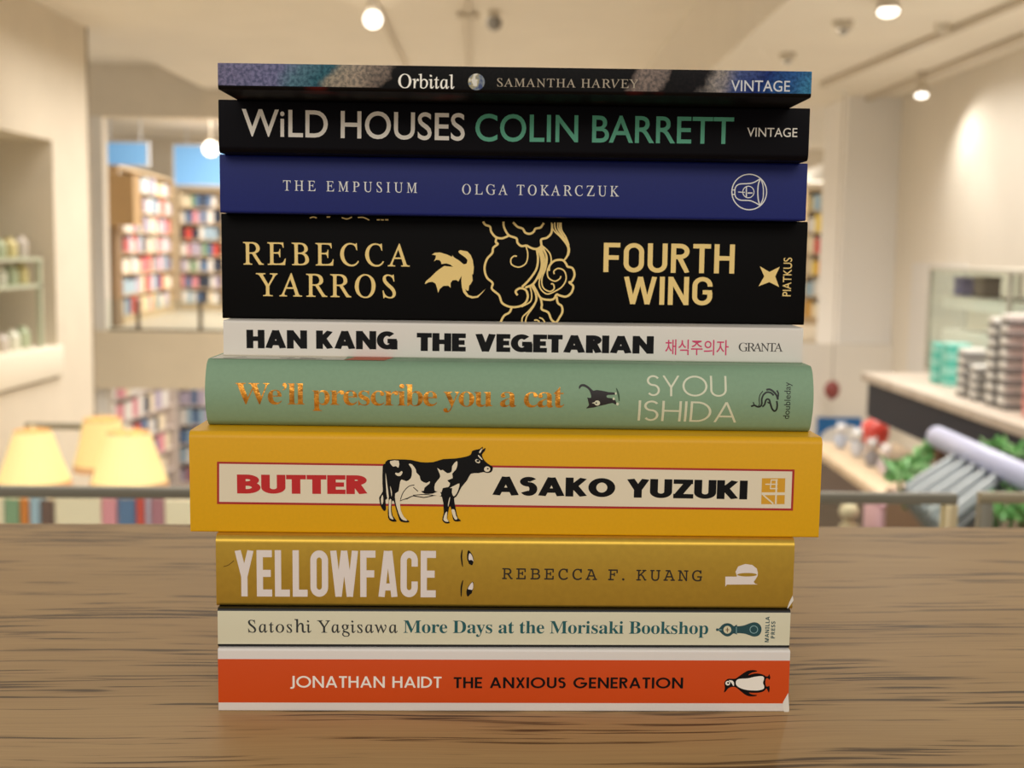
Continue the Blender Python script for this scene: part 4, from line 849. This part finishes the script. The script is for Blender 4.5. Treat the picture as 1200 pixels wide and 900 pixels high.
# ------------------------------------------------------------------ right, lower: white wall with poster, balloon, side counter with figures
def disc(name, px, py, y, r): pass
yw = 11.22
pP, pQ = W(957, 529, yw-.03), W(1010, 490, yw-.03); w = (pQ.x-pP.x)/2; h = pQ.z-pP.z
po = thing('poster', 'blue poster with a white animal shape on the white wall right of the stack', 'poster', ((pP.x+pQ.x)/2, yw-.012, pP.z))
box('sheet', -w, w, -.010, .008, 0, h, mat('poster_blue', (30, 104, 170), .5), po)
an = [(-.85, .02), (-.9, .35), (-.6, .62), (-.15, .72), (.15, .66), (.4, .78), (.62, .74), (.66, .58), (.9, .5), (.92, .4), (.62, .36), (.6, .02), (.38, .02), (.3, .25), (-.3, .25), (-.45, .02)]
an = crom(an, 3, True); tv = [(x*w, -.012, z*h) for x, z in an]
obj('animal_picture', tv, [tuple(t) for t in tessellate_polygon([[Vector((x, z, 0)) for x, _, z in tv]])], mat('poster_white', (232, 230, 228), .6), po)
def balloon(label, px, py, rpx, y, col, sq=1.0):
    c = W(px, py, y); R_ = rpx*y/F_PX; r = thing('balloon', label, 'balloon', (c.x, y, c.z))
    lathe('body', [(R_*.02, -R_*1.10*sq)]+[(R_*sin(a)*(1-.04*cos(a)), -R_*cos(a)*sq) for a in [radians(12+i*156/14) for i in range(15)]]+[(.001, R_*sq)], mat('balloon_%d' % col[0], col, .35, coat=.3), r, 28)
    lathe('knot', [(R_*.10, -R_*1.2*sq), (R_*.03, -R_*1.08*sq)], mat('balloon_%d' % col[0], ()), r, 12, cap=True)
    return r, c, R_
CZ = .02
s0, s1 = Wz(962, 527, CZ), Wz(1034, 577, CZ); dd = (s1-s0).normalized(); rzs = math.atan2(dd.y, dd.x); Ls = (s1-s0).length
sc_ = thing('side_counter', 'low pale wooden side counter with dark front right of the yellow book', 'counter', (s0.x, s0.y, LOW), rzs)
top_ = CZ-LOW
bobj('counter_top', bm_box(bmesh.new(), -.3, Ls+.25, -.02, .55, top_-.05, top_, .006), wood_mat('pale_side_top', (224, 200, 168), (190, 162, 128), (212, 188, 156)), sc_, 40)
box('dark_front', -.28, Ls+.2, 0, .04, top_-.55, top_-.05, mat('umber_front', (92, 74, 62), .6), sc_); box('carcass', -.28, Ls+.2, .04, .53, 0, top_-.05, mat('umber_front', ()), sc_)
rb, cb, Rb = balloon('round red balloon above the low side counter, right of the blue poster', 1025, 507, 17.5, s0.y+.2, (222, 74, 62))
tube('string', [(0, 0, -Rb*1.15), (.0, 0, CZ-cb.z+.006)], .003, wsh, rb, 8)
rd, cd, Rd = balloon('small dark red hanging lantern on the white wall beside the green book', 975, 457, 9, yw-.25, (140, 62, 58), 1.25)
rd.name = 'hanging_lantern'; rd['category'] = 'lantern'
for ch in list(rd.children): ch.name = {'body': 'shade', 'knot': 'tassel'}[ch.name.split('.')[0]]
tube('cord', [(0, 0, Rd*1.2), (0, 0, 2.6-cd.z)], .004, mat('grey_cord', (150, 140, 130), .6), rd, 8); lathe('canopy', [(.03, 2.585-cd.z), (.03, 2.60-cd.z)], wsh, rd, 14, cap=True)
# figures on the side counter
def figure(label, px, py, hp, y, cols, kind):
    P = W(px, py, y); k = y/F_PX; H = hp*k; m1, m2 = [mat('toy_%d_%d_%d' % c, c, .6) for c in cols]
    r = thing('toy_figure', label, 'toy', (P.x, y, CZ)); z0 = 0; H = max(H, P.z+H-CZ)
    lathe('torso', [(H*.10, 0), (H*.20, H*.08), (H*.19, H*.35), (H*.11, H*.56), (H*.05, H*.6)], m1, r, 20, cap=True)
    hd = lathe('head', [(.001, -H*.20)]+[(H*.2*sin(radians(a)), -H*.2*cos(radians(a))) for a in range(15, 180, 15)]+[(.001, H*.20)], m2, r, 20); hd.location = (0, 0, H*.78)
    for sx in (-1, 1):
        e = lathe('ear', [(.001, -H*.07), (H*.06, 0), (.001, H*.09)], m2, r, 12); e.location = (sx*H*.13, 0, H*.97)
        a = bobj('arm', bm_tube(bmesh.new(), [(sx*H*.12, 0, H*.48), (sx*H*.24, -H*.06, H*.32), (sx*H*.22, -H*.14, H*.22)], [H*.06, H*.05, H*.04], 10), m1, r, 40)
        f = bobj('foot', bm_tube(bmesh.new(), [(sx*H*.10, 0, H*.05), (sx*H*.12, -H*.2, H*.05)], [H*.06, H*.05], 10), m1, r, 40)
    return r
def ys(px, t): return (Wz(px, 527+(px-962)/72*50, CZ)).y+t
figure('small white toy figure on the low side counter under the red balloon', 1003, 556, 34, ys(985, .25), ((206, 204, 206), (232, 230, 228)), 0)
figure('small grey toy figure on the low side counter, right of the white one', 1020, 566, 34, ys(1000, .2), ((150, 144, 144), (206, 196, 192)), 0)
figure('small pinkish toy figure at the near end of the low side counter', 1036, 570, 36, ys(1014, .2), ((212, 196, 196), (226, 214, 208)), 0)
figure('small pale toy figure on the low side counter, nearest the yellow book', 984, 545, 30, ys(972, .3), ((190, 196, 210), (228, 226, 226)), 0)

# ------------------------------------------------------------------ kiosk with slatted grey roof, roller and greenery at the right
RZ = .50
t0, t1 = Wz(1098, 512, RZ), Wz(1215, 566, RZ); ax = (t1-t0).normalized()
kz = .36
kx0, ky0 = 1.36, 3.55
ki = thing('kiosk', 'small kiosk with slatted grey roof and pale lavender ridge tube at the right', 'kiosk', (1.9, 4.2, LOW))
def loc(P): return Vector(P)-Vector((1.9, 4.2, LOW))
E1, E2 = Wz(1058, 572, .40), Wz(1106, 625, .40)
R1, R2 = Wz(1121, 533, RZ-.03), Wz(1180, 563, RZ-.03)
# slatted roof: ridged boards running from the eave up to the ridge tube
V, Fc = [], []; ns = 5
for i in range(ns):
    for (f, dz) in ((i/ns+.006, 0), ((i+.22)/ns, .022), ((i+.48)/ns, .022), ((i+.68)/ns, 0)):
        for A, B in ((E1, E2), (R1, R2)):
            q = loc(A.lerp(B, f)); V += [q+Vector((0, 0, dz)), q+Vector((0, 0, dz-.012))]
    o = i*16
    for a in range(3):
        k0, k1 = o+a*4, o+(a+1)*4
        Fc += [(k0, k1, k1+2, k0+2), (k0+1, k0+3, k1+3, k1+1), (k0, k0+1, k1+1, k1), (k0+2, k1+2, k1+3, k0+3)]
    Fc += [(o, o+2, o+3, o+1), (o+12, o+13, o+15, o+14)]
obj('slatted_roof', V, Fc, mat('grey_slats', (146, 152, 154), .5), ki)
q0 = [loc(A.lerp(B, f))-Vector((0, 0, .02)) for A, B, f in ((E1, E2, -.02), (E1, E2, 1.02), (R1, R2, 1.02), (R1, R2, -.02))]
obj('roof_board', [*q0, *[v-Vector((0, 0, .03)) for v in q0]], [(0, 1, 2, 3), (7, 6, 5, 4), (0, 4, 5, 1), (1, 5, 6, 2), (2, 6, 7, 3), (3, 7, 4, 0)], mat('dark_slat_gap', (70, 74, 72), .7), ki)
rt_ = .043
tb = bobj('ridge_tube', bm_tube(bmesh.new(), [loc(t0-ax*.0)-ax*.012, loc(t0), loc(t1), loc(t1)+ax*.012], [rt_*.8, rt_, rt_, rt_*.8], 24), mat('lavender_tube', (176, 178, 204), .4), ki, 40)
box('body', -.42, .06, -.75, .62, 0, kz-LOW-.07, mat('kiosk_wood', (120, 88, 66), .6), ki)
for P in (t0+ax*.06, t1-ax*.06):
    q = loc(P); box('roof_post', q.x-.02, q.x+.02, q.y-.02, q.y+.02, kz-LOW-.08, RZ-LOW-.03, mat('kiosk_wood', ()), ki)
LEAF = [mat('leaf_green', (118, 176, 104), .5), mat('leaf_pale_green', (164, 208, 144), .5), mat('leaf_deep_green', (84, 136, 80), .5)]
def leaf_mass(name, parent, pts, rad, n, size, seed, m):
    rnd = random.Random(seed); bm = bmesh.new()
    for _ in range(n):
        c = Vector(rnd.choice(pts)); c += Vector((rnd.gauss(0, rad), rnd.gauss(0, rad), abs(rnd.gauss(0, rad))*.9))
        d = Vector((rnd.uniform(-1, 1), rnd.uniform(-1, 1), rnd.uniform(-.1, 1))).normalized(); s = d.cross(Vector((rnd.uniform(-1, 1), rnd.uniform(-1, 1), .3))).normalized(); L = size*rnd.uniform(.7, 1.4); u = d.cross(s)*L*.12
        v = [bm.verts.new(q) for q in (c, c+d*L*.3+s*L*.2-u, c+d*L*.7+s*L*.16-u, c+d*L, c+d*L*.7-s*L*.16-u, c+d*L*.3-s*L*.2-u, c+d*L*.45+u)]
        for a, b in ((0, 1), (1, 2), (2, 3), (3, 4), (4, 5), (5, 0)): bm.faces.new((v[a], v[b], v[6]))
    return bobj(name, bm, m, parent)
def plant(label, pix, z, rad, n, size, seed, m):
    pts = [Wz(x, y, z) for x, y in pix]; b = sum(pts, Vector())/len(pts); r = thing('leafy_plant', label, 'plant', (b.x, b.y, kz-.069), 0, 'greenery around the kiosk roof')
    L = [p-b+Vector((0, 0, z-kz+.069)) for p in pts]
    leaf_mass('foliage', r, L, rad, n, size, seed, m); leaf_mass('young_leaves', r, L, rad, n//2, size*.8, seed+50, LEAF[1])
    bm = bmesh.new()
    for p in L: bm_tube(bm, [(p.x*.6, p.y*.6, 0), (p.x*.8, p.y*.8, p.z*.5), (p.x, p.y, p.z+.02)], .006, 6)
    bobj('stems', bm, LEAF[2], r); return r
plant('green leafy plant along the far edge of the slatted grey kiosk roof', [(1052, 566), (1062, 556), (1075, 546), (1090, 538), (1102, 532)], .41, .020, 90, .055, 1, LEAF[0])
plant('green leafy sprigs growing beside the lavender ridge tube', [(1160, 524), (1172, 527), (1182, 531), (1192, 537)], .49, .012, 34, .045, 2, LEAF[0])
plant('green leafy plant at the right end of the kiosk, under the tube', [(1160, 580), (1175, 572), (1190, 590), (1168, 598), (1200, 605), (1185, 610)], .39, .022, 110, .055, 3, LEAF[0])
# pink box and pale toy at the kiosk's left
pk = Wz(1040, 616, .10)
k_ = thing('gift_box', 'pale pink box standing under the railing, left of the slatted kiosk roof', 'box', (pk.x, pk.y, .002)); pw = 17*pk.y/F_PX
bobj('body', bm_box(bmesh.new(), -pw, pw, -.1, .15, 0, W(1040, 592, pk.y).z, .006), mat('pale_pink_box', (224, 176, 186), .5), k_, 40)
bobj('lid', bm_box(bmesh.new(), -pw*1.05, pw*1.05, -.105, .155, W(1040, 592, pk.y).z, W(1040, 586, pk.y).z, .006), mat('pink_lid', (216, 160, 172), .5), k_, 40)
ds = thing('display_table', 'dark display table under the railing carrying the pale pink box and a beige toy', 'table', (pk.x-.20, pk.y, LOW))
box('table_top', -.5, .17, -.18, .32, -LOW-.04, -LOW, mat('umber_front', ()), ds)
for sx in (-.48, .12):
    for sy in (-.16, .26): box('leg', sx, sx+.04, sy, sy+.04, 0, -LOW-.04, mat('umber_front', ()), ds)
CZ = .002
figure('beige toy animal standing under the railing between the yellow book and the pink box', 994, 618, 32, pk.y+.02, ((206, 184, 146), (226, 208, 172)), 0)
# white dome lamp over the far right bookcase
yl_ = 19.5; c = W(966, 206, yl_); pl_ = thing('pendant_lamp', 'wide white pendant lamp above the colourful bookcase right of the stack', 'lamp', (c.x, yl_, c.z))
R_ = 26*yl_/F_PX
sh = lathe('lamp_shade', [(R_, -.10), (R_*.98, 0), (R_*.7, .10), (R_*.2, .16), (.03, .18)], mat('white_enamel', (238, 236, 230), .4), pl_, 36)
lathe('diffuser', [(.001, -.09), (R_*.93, -.09)], mat('lit_diffuser', (250, 246, 236), .5, emit=(255, 246, 226), estr=1.6), pl_, 36)
tube('cord', [(0, 0, .18), (0, 0, 3.3-c.z)], .012, mat('grey_cord', ()), pl_, 8)
# ------------------------------------------------------------------ ceiling: tracks and spotlights
TRK = mat('track_grey', (200, 188, 168), .5); SPH = mat('spot_housing', (214, 204, 186), .45); LENS = mat('spot_lens', (255, 250, 238), .4, emit=(255, 250, 240), estr=3.0)
def track(label, P, Q, zc_):
    d = Q-P; r = thing('light_track', label, 'track', (P.x, P.y, zc_), math.atan2(d.y, d.x)); L = d.length
    bobj('rail', bm_box(bmesh.new(), 0, L, -.022, .022, -.04, 0, .004), TRK, r, 40)
    box('end_cap', -.02, 0, -.025, .025, -.044, 0, SPH, r); box('end_cap', L, L+.02, -.025, .025, -.044, 0, SPH, r); return r
def spot(label, px, py, y, zc_, rpx, aim, lit=True, beam=0):
    c = W(px, py, y); R_ = rpx*y/F_PX; a = Vector(aim).normalized()
    r = thing('spotlight', label, 'spotlight', (c.x, y, zc_)); q = a.to_track_quat('-Z', 'Y').to_matrix().to_4x4()
    o = Vector((0, 0, c.z-zc_))
    def place(ob): ob.matrix_local = Matrix.Translation(o) @ q
    h = lathe('housing', [(R_*1.02, 0), (R_*1.02, R_*.5), (R_*.85, R_*1.6), (R_*.5, R_*2.2), (.01, R_*2.3)], SPH, r, 24); place(h)
    l = lathe('lens', [(.001, R_*.12), (R_*.93, R_*.12)], LENS if lit else mat('dark_lens', (120, 112, 100), .4), r, 24); place(l)
    g = lathe('rim', [(R_*.93, R_*.15), (R_*.93, -R_*.05), (R_*1.06, -R_*.05), (R_*1.06, R_*.2)], TRK, r, 24); place(g)
    back = o-a*R_*1.4
    tube('stem', [(0, 0, -.01), (0, 0, back.z*.5), back], .012, TRK, r, 8); lathe('mount', [(.045, -.045), (.045, 0)], TRK, r, 14, cap=True)
    if beam:
        l = bpy.data.lights.new('spot_beam', 'SPOT'); l.energy = beam; l.color = (1, .96, .89); l.spot_size = radians(165); l.spot_blend = 1.0; l.shadow_soft_size = .03
        lo = bpy.data.objects.new('spot_beam', l); COL.objects.link(lo); lo.parent = r; lo.matrix_local = Matrix.Translation(o+a*R_*.3) @ q
    return r, c
y1 = 9.5; zA = 3.28
pT, qT = Wz(425, -30, zA), Wz(474, 74, zA)
track('thin light track on the main ceiling above the left part of the stack', qT, pT, zA)
spot('lit spotlight above the left part of the stack', 437, 23, Wz(437, 2, zA).y, zA, 11, (.15, -1, -.45))
pT, qT = Wz(549, -30, zA), Wz(549, 76, zA)
rod = thing('light_track', 'straight light track on the main ceiling above the middle of the stack', 'track', (qT.x, qT.y, zA), math.atan2((pT-qT).y, (pT-qT).x)); L = (pT-qT).length
bobj('rail', bm_box(bmesh.new(), 0, L, -.022, .022, -.04, 0, .004), TRK, rod, 40); xq = (Wz(549, 13, zA)-qT).length; box('cross_bar', xq-.03, xq+.03, -.10, .10, -.06, -.02, TRK, rod)
spot('unlit pale spotlight above the middle of the stack', 579, 27, Wz(573, 12, zA).y, zA, 9, (.1, -1, -.2), False)
zB = 2.60
pT, qT = Wz(1215, -10, zB), Wz(965, 96, zB)
track('light track across the right ceiling nearer the stack', qT, pT, zB)
pT, qT = Wz(1215, 32, zB), Wz(1000, 120, zB)
track('light track across the right ceiling along the right wall', qT, pT, zB)
spot('lit spotlight on the right ceiling at the top of the photo', 1041, 14, Wz(1041, 0, zB).y, zB, 13, (-.1, -.5, -1), beam=60)
spot('lit spotlight on the track along the right wall', 1080, 112, Wz(1080, 84, zB).y, zB, 8, (-.1, -.45, -1.0), beam=30)
spot('unlit boxy spotlight right of the thin mottled book, higher one', 991, 34, Wz(991, 24, zB).y, zB, 9, (.5, -.6, -.7), False)
spot('unlit small spotlight just above the right end of the stack', 925, 70, Wz(925, 62, zB).y, zB, 7, (.5, -.6, -.7), False)
spot('unlit spotlight between the two tracks of the right ceiling', 1105, 35, Wz(1105, 28, zB).y, zB, 7, (.5, .3, -.7), False)
# one real beam washing the right wall
l = bpy.data.lights.new('wall_washer', 'SPOT'); l.energy = 8; l.color = (1, .97, .92); l.spot_size = radians(52); l.spot_blend = .6; l.shadow_soft_size = .05
lo = bpy.data.objects.new('wall_washer', l); COL.objects.link(lo); lo.location = (2.9, 9.2, 2.50); lo.rotation_euler = (Vector((RX, 9.35, 1.0))-Vector((2.9, 9.2, 2.50))).to_track_quat('-Z', 'Y').to_euler()
# bright lamp at the stack's left shoulder, in the far room
spot('dazzling lamp in the far room touching the left end of the black book', 247, 174, 20.4, 3.3, 9, (.28, -1, -.12))
